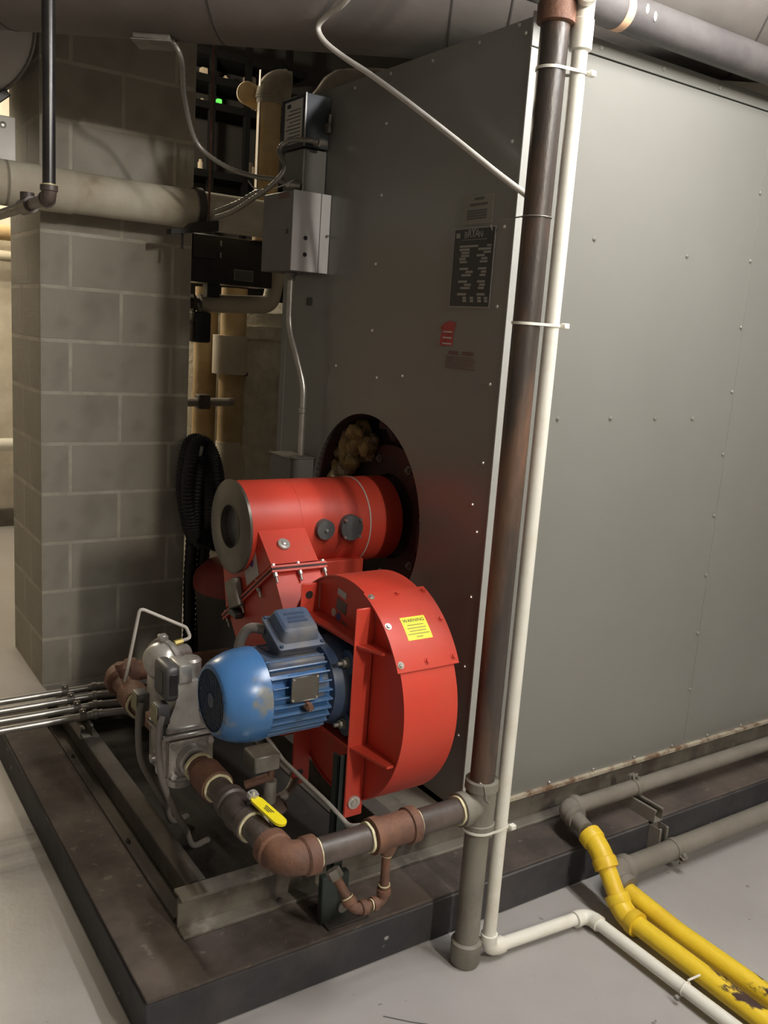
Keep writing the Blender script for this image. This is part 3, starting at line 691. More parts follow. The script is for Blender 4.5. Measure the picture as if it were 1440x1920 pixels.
# ------------------------------------------------------------------ white drain pipe
pv = thing('pvc_drain', (PX, PY, 0), 'white plastic drain pipe running down the riser and across the floor', 'pipe')
obj('pipe', B().cyl((PX, PY, .05), (PX, PY, 2.16), PR), 'pvc', pv)
b, ea, eb = elbow_b((PX, PY, .0285), Z, X, PR, .034, 1.28, .022); obj('elbow', b, 'pvc', pv)
WX = 1.757
obj('pipe', B().cyl((PX+.045, PY, .0285), (WX-.04, PY-.018, .0285), PR), 'pvc', pv)
b, ea, eb = elbow_b((WX, PY-.020, .0285), -X, -Y, PR, .034, 1.28, .022); obj('elbow', b, 'pvc', pv)
obj('pipe', B().cyl((WX, PY-.06, .0285), (WX+.004, .40, .0285), PR), 'pvc', pv)
tp = B().lathe((PX, PY, 2.135), Z, [(0, PR*1.04), (.003, PR*1.42), (.06, PR*1.42), (.062, PR*1.3), (.13, PR*1.3), (.132, PR*1.42), (.18, PR*1.42)], 28)
tp.lathe((PX, PY, 2.235), -X*.6+Y*-.8, [(0, PR*1.1), (.030, PR*1.3), (.05, PR*1.3), (.052, PR*1.0)], 24)
obj('top_coupling', tp, 'pvc', pv)
obj('pipe', B().cyl((PX, PY, 2.30), (PX, PY, 3.45), PR), 'pvc', pv)
t = thing('cable_tie', (WX, 1.135, .03), 'white cable tie binding the floor pipe to the yellow pipe', 'cable tie')
obj('strap', B().torus((WX+.002, 1.135, .0285), Y, PR+.0012, .002, 28, 6), 'pvc', t)
obj('tail', B().tube([(WX+.008, 1.135, .05), (1.80, 1.128, .056)], .0028, 6), 'pvc', t)
obj('tie_head', B().box((WX-.034, 1.128, .012), (WX-.022, 1.140, .022), .0015), 'galv_dull', t)

# ------------------------------------------------------------------ horizontal gas supply with drip leg
gp = thing('gas_supply_pipe', (1.1, RY, .40), 'black iron gas pipe with rusty fittings crossing below the fan casing', 'pipe')
TX = 1.112
obj('pipe', B().cyl((RX-.055, RY, GZ), (TX+.048, RY, GZ), GR, seg=28), 'black_iron', gp)
dope((RX-.067, RY, GZ), -X, GR, gp)
rt_ = B().lathe((TX-.062, RY, GZ), X, [(0, GR*1.03), (.002, GR*1.36), (.022, GR*1.38), (.024, GR*1.22), (.098, GR*1.22), (.100, GR*1.38), (.122, GR*1.36), (.124, GR*1.03)], 36)
rt_.lathe((TX-.012, RY, GZ), -Z, [(0, .02), (.036, .024), (.052, .017), (.056, .0155)], 20)
obj('reducing_tee', rt_, 'rust_iron', gp)
dope((TX+.061, RY, GZ), X, GR, gp, .004); dope((TX-.066, RY, GZ), -X, GR, gp)
obj('pipe', B().cyl((TX-.06, RY, GZ), (.905, RY, GZ), GR, seg=28), 'black_iron', gp)
EX = .838
b, ea, eb = elbow_b((EX, RY, GZ), X, Y, GR, .052, 1.38, .030, 28); obj('elbow', b, 'rust_iron', gp, label='rusty cast iron elbow')
dope((ea.x+.001, RY, GZ), X, GR, gp, .005); dope((EX, eb.y, GZ), Y, GR, gp, .005)
dx = TX-.012; dr = .0107
obj('drip_pipe', B().cyl((dx, RY, GZ-.05), (dx, RY, GZ-.152), dr, seg=16), 'rust_iron', gp)
dope((dx, RY, GZ-.057), -Z, dr, gp, .003); dope((dx, RY, GZ-.132), -Z, dr*1.1, gp, .003)
b, ea, eb = elbow_b((dx, RY, GZ-.175), Z, -X, dr, .022, 1.55, .014, 16); obj('drip_elbow', b, 'rust_iron', gp)
dope((eb.x-.001, RY, GZ-.175), -X, dr*1.15, gp, .003)
obj('drip_pipe', B().cyl((dx-.015, RY, GZ-.175), (dx-.065, RY, GZ-.175), dr, seg=16), 'rust_iron', gp)
b, ea, eb = elbow_b((dx-.078, RY, GZ-.175), X, Vector((-.35, .5, .85)), dr, .022, 1.6, .016, 16); obj('drip_elbow', b, 'rust_iron', gp)
dope(eb, Vector((-.35, .5, .85)), dr*1.1, gp, .003)
e2 = eb + Vector((-.35, .5, .85)).normalized()*.05
obj('drip_pipe', B().cyl(eb, e2, dr, seg=16), 'rust_iron', gp)
obj('drip_cap', B().hexnut(e2, e2+Vector((-.35, .5, .85)).normalized()*.022, dr*1.7), 'galv_dull', gp)

# train along +Y towards the control valves
TY = RY
gt = thing('gas_train_pipe', (EX, 1.75, .39), 'rusty iron gas pipe leading from the elbow to the control valve', 'pipe')
obj('nipple', B().cyl((EX, TY+.075, GZ), (EX, TY+.165, GZ), GR, seg=28), 'black_iron', gt)
dope((EX, TY+.150, GZ), Y, GR*1.04, gt)
obj('nipple', B().cyl((EX, TY+.29, GZ), (EX, TY+.37, GZ), GR, seg=28), 'black_iron', gt)
dope((EX, TY+.345, GZ), Y, GR*1.04, gt, .004)
obj('coupling', B().lathe((EX, TY+.35, GZ), Y, [(0, GR*1.05), (.002, GR*1.36), (.078, GR*1.38), (.080, GR*1.1), (.11, GR*1.05)], 32), 'rust_iron', gt)
dope((EX, TY+.462, GZ), Y, GR*1.10, gt, .008)
obj('nipple', B().cyl((EX, TY+.42, GZ), (EX, TY+.50, GZ), GR, seg=28), 'black_iron', gt)
bv = thing('ball_valve', (EX, TY+.22, GZ-.04), 'dark ball valve with a yellow lever in the gas line', 'valve')
obj('body', B().lathe((EX, TY+.152, GZ), Y, [(0, GR*1.05), (.002, GR*1.32), (.024, GR*1.36), (.028, GR*1.15), (.04, GR*1.26), (.066, GR*1.42), (.092, GR*1.26), (.106, GR*1.15), (.110, GR*1.34), (.136, GR*1.30), (.138, GR*1.03)], 32), 'black_iron', bv)
ax = Vector((.10, -.12, .985)).normalized(); bp0 = Vector((EX+.004, TY+.190, GZ)) + ax*.030
obj('stem', B().cyl(bp0, bp0+ax*.030, .011, seg=16), 'black_iron', bv)
obj('stem_nut', B().hexnut(bp0+ax*.026, bp0+ax*.037, .0135).cyl(bp0+ax*.037, bp0+ax*.043, .006, seg=12), 'alu_bright', bv)
hd = Vector((.20, -.98, 0)); hd = (hd - ax*hd.dot(ax)).normalized(); sd = ax.cross(hd)
h0 = bp0 + ax*.024
hb = B(); prof = []
for t, wd in ((.006, .010), (.018, .0145), (.095, .0155), (.106, .0145), (.113, .010), (.117, .004)): prof.append((t, wd))
hb.prism([h0+hd*t+sd*wd for t, wd in prof] + [h0+hd*t-sd*wd for t, wd in prof[::-1]], ax*.006)
obj('lever', hb, 'handle_yellow', bv, label='yellow lever handle')
for i, (t, ln) in enumerate(((.060, .030), (.070, .024), (.066, .018))):
    c = h0 + hd*(.058) + sd*(.005-.005*i) + ax*.0061
    obj('print_line', B().prism([c-hd*ln*.5-sd*.0012, c+hd*ln*.5-sd*.0012, c+hd*ln*.5+sd*.0012, c-hd*ln*.5+sd*.0012], ax*.0004), 'ink', bv)

# ------------------------------------------------------------------ gas control valve
VY = 2.02
gv = thing('gas_control_valve', (.83, VY+.06, .36), 'silver cast gas control valve with tall actuator beside the blue motor', 'valve')
vb = B().box((.775, VY-.005, .385), (.898, VY+.010, .492), .010, None, 2)
obj('inlet_flange', vb, 'cast_alu', gv)
for sx in (.788, .886):
    for sz in (.398, .478): obj('bolt', B().hexnut((sx, VY-.004, sz), (sx, VY-.013, sz), .0085), 'alu_bright', gv)
obj('inlet_collar', B().lathe((EX, VY-.03, GZ), Y, [(0, GR*1.12), (.002, GR*1.34), (.03, GR*1.45)], 32), 'cast_alu', gv)
obj('valve_body', B().box((.770, VY+.010, .378), (.890, VY+.125, .492), .016, None, 3), 'cast_alu', gv)
obj('outlet_flange', B().box((.775, VY+.125, .385), (.898, VY+.140, .492), .010, None, 2), 'cast_alu', gv)
obj('bottom_cap', B().lathe((.828, VY+.055, .382), -Z, [(0, .048), (.012, .046), (.022, .034), (.040, .032), (.041, .026)], 28), 'alu_bright', gv)
obj('side_boss', B().lathe((.772, VY+.05, .43), -X, [(0, .024), (.012, .022), (.014, .013), (.024, .012)], 20), 'cast_alu', gv)
obj('side_plug', B().hexnut((.772, VY+.03, .405), (.757, VY+.03, .405), .010), 'alu_bright', gv)
obj('neck_plate', B().box((.765, VY-.005, .494), (.900, VY+.130, .506), .003), 'alu_bright', gv)
obj('neck_plate', B().box((.772, VY+.003, .507), (.892, VY+.122, .522), .003), 'cast_alu', gv)
act = B()
def rr(x0_, x1_, y0_, y1_, z): return [(x0_, y0_, z), (x1_, y0_, z), (x1_, y1_, z), (x0_, y1_, z)]
act.rings([rr(.775, .866, VY+.010, VY+.115, .522), rr(.784, .862, VY+.014, VY+.112, .545), rr(.796, .858, VY+.012, VY+.110, .580), rr(.802, .856, VY+.008, VY+.110, .618), rr(.800, .858, VY+.008, VY+.110, .640)])
obj('actuator_body', act, 'alu_bright', gv, ang=25)
obj('actuator_cap', B().box((.800, VY+.002, .636), (.838, VY+.080, .690), .008, None, 2), 'alu_bright', gv)
obj('actuator_head', B().lathe((.850, VY+.052, .630), Z, [(0, .028), (.052, .028), (.058, .022), (.059, 0)], 24), 'cast_alu', gv)
hs = B().box((.768, VY+.006, .592), (.808, VY+.100, .686), .014, None, 3)
hw = obj('actuator_housing', hs, 'gauge_grey', gv)
obj('housing_window', B().box((.7665, VY+.026, .608), (.7685, VY+.082, .668), .0008), 'panel_black', hw)
obj('window_frame', B().box((.778, VY+.0045, .612), (.798, VY+.0065, .666), .001), 'panel_black', hw)
# cable connectors and hanging leads on the -X side
for i, (yy, zz, xx) in enumerate(((VY+.010, .535, .752), (VY+.150, .515, .748))):
    o = obj('connector', B().box((xx-.004, yy-.006, zz), (xx+.030, yy+.040, zz+.052), .005, None, 2).box((xx+.002, yy, zz-.045), (xx+.024, yy+.034, zz+.002), .010, None, 2), 'gauge_grey', gv)
    obj('connector_lid', B().box((xx-.0065, yy-.004, zz+.004), (xx-.004, yy+.038, zz+.050), .001), 'label_dull' if 'label_dull' in MATS else 'galv_dull', gv)
    obj('lead', B().smooth_tube([(xx+.006, yy-.010, zz+.030), (xx-.006, yy-.022, zz-.01), (xx+.002, yy-.020, zz-.12), (xx+.045, yy-.005, .30), (xx+.080, yy+.0, .23), (xx+.110, yy+.02, .165), (xx+.17, yy+.06, .142)], .0085, 10), 'cable_grey', gv)
# pressure regulator with domed housing behind the valve
rg = thing('pressure_regulator', (.83, 2.25, .50), 'round silver diaphragm regulator with copper line behind the control valve', 'regulator')
rc = Vector((.832, 2.225, .628))
rd = Vector((.82, .35, 0)).normalized()
obj('dome', B().lathe(rc-rd*.040, rd, [(0, .020), (.003, .034), (.012, .046), (.030, .052), (.038, .053)], 36), 'alu_bright', rg)
obj('clamp_flange', B().lathe(rc-rd*.003, rd, [(0, .061), (.010, .062), (.012, .058), (.020, .058), (.022, .050)], 12), 'cast_alu', rg)
obj('flange_lug', B().box((-.012, -.012, -.005), (.012, .012, .012), .003, Matrix.Translation(rc+Z*.062)), 'cast_alu', rg)
obj('rear_body', B().lathe(rc+rd*.018, rd, [(0, .034), (.05, .032), (.052, .026), (.07, .025)], 24), 'cast_alu', rg)
obj('stem_body', B().box((.81, 2.20, .475), (.87, 2.29, .595), .01, None, 2), 'cast_alu', rg)
b1 = rc + rd*.030 + Vector((.01, 0, .040))
obj('brass_fitting', B().hexnut(b1, b1+Vector((.024, .004, .002)), .008), 'brass', rg)
obj('impulse_line', B().tube([b1+Vector((.02, .004, .002)), b1+Vector((.050, .008, .006)), b1+Vector((.045, .03, .030)), (.790, 2.29, .762), (.765, 2.33, .540)], .0048, 10, .012), 'cable_white', rg)
# rusty pieces at the far end of the train
ft_ = thing('gas_train_end', (EX, 2.5, .40), 'rusty iron coupling and elbow at the far end of the gas train', 'pipe')
obj('coupling', B().lathe((EX-.02, 2.36, GZ+.02), Y, [(0, GR*1.1), (.002, GR*1.4), (.075, GR*1.42), (.08, GR*1.1)], 28), 'rust_iron', ft_)
obj('nipple', B().cyl((EX-.02, 2.16, GZ+.02), (EX-.02, 2.56, GZ+.02), GR*.98, seg=24), 'rust_iron', ft_)
dope((EX-.02, 2.355, GZ+.02), -Y, GR*1.2, ft_, .004)
b, ea, eb = elbow_b((EX-.02, 2.60, GZ+.02), -Y, X, GR, .05, 1.4, .03); obj('elbow', b, 'rust_iron', ft_)
obj('tapping', B().cyl((.815, 2.50, GZ+.045), (.80, 2.49, GZ+.085), .009, seg=12).hexnut((.80, 2.49, GZ+.08), (.797, 2.488, GZ+.098), .012), 'rust_iron', ft_)
obj('pipe', B().cyl((EX+.04, 2.60, GZ+.02), (1.20, 2.60, GZ+.02), GR, seg=24), 'rust_iron', ft_)
# dark pilot regulator under the motor
pr = thing('pilot_regulator', (.98, 1.86, .25), 'small dark disc regulator on thin pipe under the blue motor', 'regulator')
obj('disc', B().lathe((.985, 1.86, .330), Z, [(0, .030), (.008, .046), (.014, .048), (.018, .046), (.026, .030)], 32), 'black_iron', pr)
obj('stem', B().cyl((.985, 1.86, .35), (.985, 1.86, .415), .016, seg=20), 'galv_dull', pr)
obj('solenoid', B().box((.925, 1.83, .455), (.995, 1.90, .500), .004), 'galv_dull', pr)
obj('pipe', B().tube([(.93, 1.89, .40), (.985, 1.86, .425), (.985, 1.86, .455)], .011, 12), 'rust_iron', pr)
obj('outlet_pipe', B().tube([(.985, 1.86, .325), (.985, 1.86, .27), (1.03, 1.80, .235), (1.15, 1.815, .215)], .012, 12, .02), 'black_iron', pr)
obj('flex_hose', B().smooth_tube([(1.01, 1.875, .345), (1.06, 1.90, .345), (1.11, 1.95, .36), (1.13, 2.0, .33)], .0125, 12), 'galv_dull', pr)
obj('foot', B().cyl((.985, 1.86, .1246), (.985, 1.86, .275), .012, seg=12), 'black_iron', pr)
st_ = thing('sensing_line', (1.06, 1.60, .42), 'thin steel tube bending from the burner down to the gas pipe', 'tube')
obj('tube', B().tube([(.99, 1.98, .53), (1.02, 1.86, .46), (1.035, 1.66, .44), (1.05, 1.585, .415), (1.085, 1.545, .432), (1.10, 1.50, .467)], .0052, 10, .03), 'steel_tube', st_)
# ------------------------------------------------------------------ grey and yellow pipes along the plinth
UZ = .188; UY = 1.692; UR = .0243
g1 = thing('grey_pipe', (2.9, UY, .16), 'grey painted pipe lying on the plinth beside the cabinet', 'pipe')
obj('pipe', B().cyl((1.93, UY, UZ), (4.9, UY, UZ), UR), 'grey_paint', g1)
b, ea, eb = elbow_b((1.878, UY, UZ), X, Vector((0, -1, -.0)), UR, .044, 1.38, .022); obj('elbow', b, 'grey_paint', g1)
obj('pipe', B().cyl((1.878, UY-.05, UZ), (1.862, 1.585, UZ-.004), UR*.98), 'grey_paint', g1)
y1 = thing('yellow_pipe', (1.82, 1.2, 0), 'chipped yellow gas pipe dropping off the plinth to the floor beside white pipe', 'pipe')
YR = .0252
p0 = Vector((1.862, 1.585, UZ-.004)); p1 = Vector((1.852, 1.520, .165)); p2 = Vector((1.835, 1.400, .040)); p3 = Vector((1.820, .40, .030))
def bend(pa, pb, pc, r, band=1.34, ln=.03, m='yellow_paint', par=None):
    pa, pb, pc = Vector(pa), Vector(pb), Vector(pc); da = (pa-pb).normalized(); dc = (pc-pb).normalized()
    b_, ea_, ec_ = elbow_b(pb, da, dc, r, .036, band, ln, 24); obj('elbow', b_, m, par); return ea_, ec_
bend(p0, p1, p2, YR, 1.36, .030, 'yellow_paint', y1)
obj('pipe', B().cyl(p1, p2, YR), 'yellow_paint', y1)
bend(p1, p2, p3, YR, 1.34, .026, 'yellow_paint', y1)
obj('pipe', B().cyl(p2, p3, YR), 'yellow_chipped', y1)
LZ = .066; LY = 1.522; LR = .030
g2 = thing('grey_pipe', (2.9, LY, .03), 'thicker grey painted pipe clamped low along the plinth side above the floor', 'pipe')
obj('pipe', B().cyl((1.975, LY, LZ), (4.9, LY, LZ), LR), 'grey_paint', g2)
b, ea, eb = elbow_b((1.918, LY, LZ), X, Vector((0, -1, -.22)), LR, .05, 1.34, .024); obj('elbow', b, 'grey_paint', g2)
y2 = thing('yellow_pipe', (1.92, 1.0, 0), 'chipped yellow gas pipe on the floor farther from the white pipe', 'pipe')
obj('pipe', B().cyl((1.918, LY-.06, .046), (1.915, 1.28, .0335), .0268), 'yellow_paint', y2)
obj('pipe', B().cyl((1.915, 1.28, .0335), (1.915, .40, .0335), .0268), 'yellow_chipped', y2)
obj('clip', B().torus((1.918, LY-.055, .047), Y, .0285, .004, 28, 8), 'yellow_paint', y2)
def clamp(p, r, parent, up_):
    px, py, pz = p; b = B(); b.ring((px-.011, py, pz), X, r, r+.0028, .022, 32)
    o = obj('clamp_band', b, 'grey_paint', parent)
    d = Vector(up_).normalized(); c = Vector(p)+d*(r+.008); s_ = d.cross(X)
    obj('clamp_ear', B().prism([c+s_*.006+X*-.011-d*.010, c+s_*.006+X*-.011+d*.010, c+s_*.008+X*-.011+d*.010, c+s_*.008+X*-.011-d*.010], X*.022).prism([c-s_*.006+X*-.011-d*.010, c-s_*.006+X*-.011+d*.010, c-s_*.008+X*-.011+d*.010, c-s_*.008+X*-.011-d*.010], X*.022), 'grey_paint', parent)
    obj('clamp_bolt', B().cyl(c-s_*.022, c+s_*.018, .0038, seg=10).hexnut(c+s_*.009, c+s_*.016, .008), 'galv_dull', parent)
def strut_b(o, d, up_, L, wd=.041, th=.0025):
    """C channel open towards up_"""
    o = Vector(o); d = Vector(d).normalized(); u = Vector(up_).normalized(); s_ = d.cross(u); b = B(); h = wd/2
    pts = [(-h, wd), (-h, 0), (h, 0), (h, wd), (h-.009, wd), (h-.009, wd-.006), (h-th, wd-.006), (h-th, th), (-h+th, th), (-h+th, wd-.006), (-h+.009, wd-.006), (-h+.009, wd)]
    return b.prism([o + s_*a + u*c for a, c in pts], d*L)
sp = thing('strut_bracket', (2.19, 1.62, .06), 'grey slotted strut bracket folded over the plinth edge under both grey pipes', 'bracket')
obj('strut', strut_b((2.19, 1.755, .1208), -Y, Z, .165), 'grey_paint', sp)
obj('strut', strut_b((2.19, 1.604, .112), -Z, -Y, .108), 'grey_paint', sp)
clamp((2.19, UY, UZ), UR, sp, (0, .3, 1)); clamp((2.19, LY, LZ), LR, sp, (0, -1, -.35))

# ------------------------------------------------------------------ electrical conduits at the left
emt = []
for i, yy in enumerate((2.735, 2.805, 2.880, 2.955)):
    t = thing('electrical_conduit', (.2, yy, .26), ['shiny steel conduit nearest the camera in the row of four left of the burner', 'second nearest shiny steel conduit of the row of four left of the burner', 'third nearest shiny steel conduit of the row of four left of the burner', 'farthest shiny steel conduit of the row of four left of the burner'][i], 'conduit', 'conduits left of the burner')
    obj('tube', B().cyl((-1.4, yy, .270), (.785+.02*i, yy, .270), .0118, seg=16), 'galv', t)
    xe = .785+.02*i
    obj('connector', B().lathe((xe-.005, yy, .270), X, [(0, .0135), (.014, .0135), (.015, .017), (.028, .017), (.030, .013), (.045, .014)], 12), 'galv_dull', t)
    obj('flex_tail', B().tube([(xe+.03, yy, .270), (xe+.12, yy-.01, .268), (xe+.20, yy-.03, .20), (xe+.21, yy-.04, .13)], .0125, 12, .05), 'cable_grey', t)
    obj('clamp', B().ring((.752, yy, .270), X, .0118, .0145, .022, 20).box((.752, yy-.003, .2815), (.774, yy+.003, .295), .001), 'galv_dull', t)
    obj('clamp_screw', B().cyl((.763, yy-.012, .289), (.763, yy+.012, .289), .003, seg=8), 'galv', t)
cs_ = thing('strut_rail', (.763, 2.85, .2155), 'short galvanised strut rail on the frame carrying the four conduits', 'bracket')
obj('strut', strut_b((.763, 2.690, .2155), Y, Z, .300), 'galv_dull', cs_)

# ------------------------------------------------------------------ control box and switch on the boiler front
cb = thing('control_box', (1.48, 2.79, 1.715), 'pale grey metal control box with two round holes on the boiler front', 'control box')
obj('housing', B().box((1.412, 2.695, 1.716), (1.546, 2.915, 1.967), .002), 'box_front', cb)
obj('side_cover', B().box((1.409, 2.690, 1.7165), (1.509, 2.6945, 1.9665), .0008), 'box_grey', cb)
obj('side_flange', B().box((1.5115, 2.690, 1.7165), (1.5465, 2.6945, 1.9665), .0008), 'box_grey', cb)
for z in (1.822, 1.770): obj('knockout', B().cyl((1.4575, 2.6905, z), (1.4575, 2.6885, z), .0072, seg=20), 'panel_black', cb)
obj('latch', B().cyl((1.535, 2.69, 1.836), (1.535, 2.678, 1.836), .004, seg=10), 'galv_dull', cb)
obj('cover_screw', B().cyl((1.412, 2.735, 1.84), (1.408, 2.735, 1.84), .008, seg=12), 'gauge_grey', cb)
obj('red_sticker', B().box((1.4105, 2.73, 1.945), (1.412, 2.80, 1.962)), 'faded_red', cb)
sw = thing('disconnect_switch', (1.50, 2.79, 2.125), 'dark navy safety switch box with a printed white label above the control box', 'switch')
obj('housing', B().box((1.455, 2.725, 2.110), (1.546, 2.895, 2.272), .002), 'switch_navy', sw)
obj('bright_edge', B().box((1.452, 2.7225, 2.112), (1.4575, 2.7262, 2.272), .0005), 'galv', sw)  # galvanised strip built as the highlight along the box edge
ls = obj('label_sheet', B().box((1.4535, 2.745, 2.125), (1.4550, 2.865, 2.258)), 'paper', sw, label='white printed label')
for i in range(9): obj('print_line', B().box((1.4528, 2.755, 2.134+.0115*i), (1.4536, 2.855-.012*(i % 3), 2.1375+.0115*i)), 'ink_grey', sw)
obj('print_block', B().box((1.4528, 2.825, 2.238), (1.4536, 2.850, 2.250)), 'ink', sw)
obj('lever', B().box((1.528, 2.700, 2.16), (1.538, 2.726, 2.19), .002).cyl((1.533, 2.703, 2.19), (1.533, 2.70, 2.215), .005, seg=10), 'galv_dull', sw)
ww = thing('wireway', (1.5, 2.80, 1.97), 'dark metal wireway between the safety switch and the control box', 'wireway')
obj('trough', B().box((1.462, 2.735, 1.969), (1.546, 2.875, 2.106), .002), 'box_front', ww)
obj('bright_edge', B().box((1.459, 2.7325, 1.970), (1.4645, 2.7362, 2.100), .0005), 'galv', ww)  # edge highlight again, put in as a bright strip
# offset conduit down to the pull box
oc = thing('offset_conduit', (1.50, 2.76, 1.10), 'bent shiny steel conduit between control box and pull box', 'conduit')
obj('tube', B().smooth_tube([(1.47, 2.80, 1.712), (1.47, 2.80, 1.62), (1.472, 2.795, 1.535), (1.485, 2.755, 1.43), (1.498, 2.730, 1.345), (1.500, 2.726, 1.27), (1.500, 2.726, 1.105)], .0115, 14, 8), 'galv', oc)
obj('coupling', B().lathe((1.500, 2.726, 1.268), -Z, [(0, .0125), (.002, .0142), (.018, .0142), (.020, .0125)], 16), 'galv', oc)
obj('connector', B().lathe((1.47, 2.80, 1.714), -Z, [(0, .019), (.008, .019), (.009, .014), (.024, .014)], 16), 'galv_dull', oc)
pbx = thing('pull_box', (1.50, 2.80, .95), 'small grey pull box on the boiler front behind the red burner tube', 'electrical box')
obj('housing', B().box((1.455, 2.71, .955), (1.546, 2.865, 1.092), .002), 'box_front', pbx)
obj('cover', B().box((1.448, 2.704, 1.0925), (1.546, 2.871, 1.0965), .001), 'galv_dull', pbx)
for yy in (2.715, 2.860): obj('cover_screw', B().cyl((1.453, yy, 1.0965), (1.453, yy, 1.103), .003, seg=8), 'galv', pbx)

# ------------------------------------------------------------------ flexible conduits
def flex(pts, r, n_=10):
    k = [0]
    def rf(i): return r*(1.0 if i % 2 else .86)
    return B().smooth_tube(pts, r, 10, n_, rf)
f1 = thing('flexible_conduit', (1.3, 3.0, 2.0), 'flexible steel conduit drooping from the ceiling box to the control box', 'conduit')
obj('hose', flex([(1.03, 2.785, 2.345), (1.065, 2.80, 2.30), (1.15, 2.985, 2.235), (1.23, 3.07, 2.125), (1.31, 3.01, 2.055), (1.37, 2.90, 2.020), (1.40, 2.80, 2.005), (1.43, 2.75, 1.985)], .0085, 14), 'flex_steel', f1)
obj('connector', B().cyl((1.42, 2.765, 1.990), (1.455, 2.735, 1.985), .012, seg=12), 'galv', f1)
f2 = thing('flexible_conduit', (1.36, 3.0, 1.9), 'flexible steel conduit looping from the pipe hanger over the control box', 'conduit')
obj('hose', flex([(1.345, 3.17, 1.902), (1.36, 3.06, 1.915), (1.36, 2.90, 1.945), (1.37, 2.76, 1.985), (1.395, 2.735, 2.035), (1.40, 2.79, 2.095), (1.425, 2.77, 2.125), (1.45, 2.70, 2.123), (1.478, 2.675, 2.118)], .009, 14), 'flex_steel', f2)
obj('connector', B().lathe((1.478, 2.675, 2.118), X, [(0, .010), (.004, .014), (.020, .014), (.030, .011)], 12).box((1.485, 2.672, 2.112), (1.505, 2.726, 2.124), .003), 'galv', f2)
f3 = thing('flexible_conduit', (1.4, 3.1, 1.94), 'short flexible steel conduit rising behind the loop from the pipe hanger', 'conduit')
obj('hose', flex([(1.36, 3.21, 1.925), (1.40, 3.10, 1.955), (1.42, 2.98, 1.985), (1.43, 2.93, 1.965)], .009, 12), 'flex_steel', f3)
tw = thing('tie_wire', (1.40, 2.75, 1.96), 'twisted bright wire ends sticking out above the control box', 'wire')
obj('strand', B().smooth_tube([(1.35, 2.91, 2.005), (1.36, 2.88, 1.98), (1.37, 2.82, 1.975), (1.385, 2.755, 2.0)], .0022, 6), 'galv', tw)
obj('strand', B().smooth_tube([(1.375, 2.76, 1.972), (1.40, 2.73, 1.985), (1.405, 2.69, 1.995)], .0022, 6), 'galv', tw)
cw = thing('white_cable', (1.4, 2.0, 1.9), 'off-white cable strung diagonally across the boiler front', 'cable')
obj('cord', B().smooth_tube([(1.30, 2.10, 2.455), (1.30, 2.240, 2.386), (1.30, 2.343, 2.372), (1.30, 2.386, 2.352), (1.31, 2.365, 2.315), (1.335, 2.300, 2.268), (1.38, 2.22, 2.215), (1.42, 2.105, 2.140), (1.455, 1.915, 2.022), (1.475, 1.775, 1.935), (1.500, 1.690, 1.880), (1.490, 1.620, 1.845), (1.44, 1.555, 1.835), (1.40, 1.548, 1.85)], .0078, 10, 8), 'cable_white', cw)

# ------------------------------------------------------------------ big breeching duct overhead
az = math.radians(55.6); fv = Vector((math.cos(az), math.sin(az), 0)); rv = Vector((math.sin(az), -math.cos(az), 0))
DF, DRR = 2.85, .42
dzc = 1.535 + .279*DF + DRR*math.sqrt(1+.279**2)
dc0 = fv*DF + Vector((0, 0, dzc))
br = thing('breeching_duct', dc0 - Z*DRR, 'huge round grey-brown insulated duct running across overhead', 'duct')
obj('duct_shell', B().cyl(dc0 - rv*3.4, dc0 + rv*2.1, DRR, seg=96), 'breeching', br)
for s_ in (-2.6, -1.95, -1.22, -.58, .085, .245, .92, 1.5):
    obj('jacket_seam', B().ring(dc0+rv*s_, rv, DRR-.001, DRR+.0012, .0045, 96), 'seam', br)
jb = thing('junction_box', (.985, 2.80, 2.33), 'small grey junction box fixed under the overhead duct', 'electrical box')
jc = Vector((.988, 2.815, 2.352))
Mj = frame(jc, rv, fv)
obj('box_body', B().box((-.055, -.045, -.022), (.055, .045, .06), .003, Mj), 'galv_dull', jb)
obj('cover', B().box((-.060, -.050, -.026), (.060, .050, -.022), .001, Mj), 'galv_dull', jb)

# ------------------------------------------------------------------ overhead pipe at the right
tpz = 2.342; tpy = 1.697
tpp = thing('overhead_pipe', (3.0, tpy, tpz-.06), 'wide grey iron pipe above the cabinet side with orange tape', 'pipe')
obj('pipe', B().cyl((1.47, tpy, tpz), (4.9, tpy, tpz), .0445, seg=40), 'black_iron2', tpp)
obj('tape_band', B().ring((1.735, tpy, tpz), X, .0445, .0457, .026, 40), 'tape_orange', tpp, label='orange tape band')
for xx, dz_ in ((1.80, .006), (1.83, -.004)): obj('paint_mark', B().sphere((xx, tpy-math.sqrt(.0445**2-dz_**2), tpz+dz_), .007, 10, (.8, .25, 1.6)), 'pvc', tpp)
obj('end_elbow', B().cyl((1.48, tpy, tpz), (RX+.036, RY+.06, 2.36), .030, seg=20), 'rust_iron', tpp)

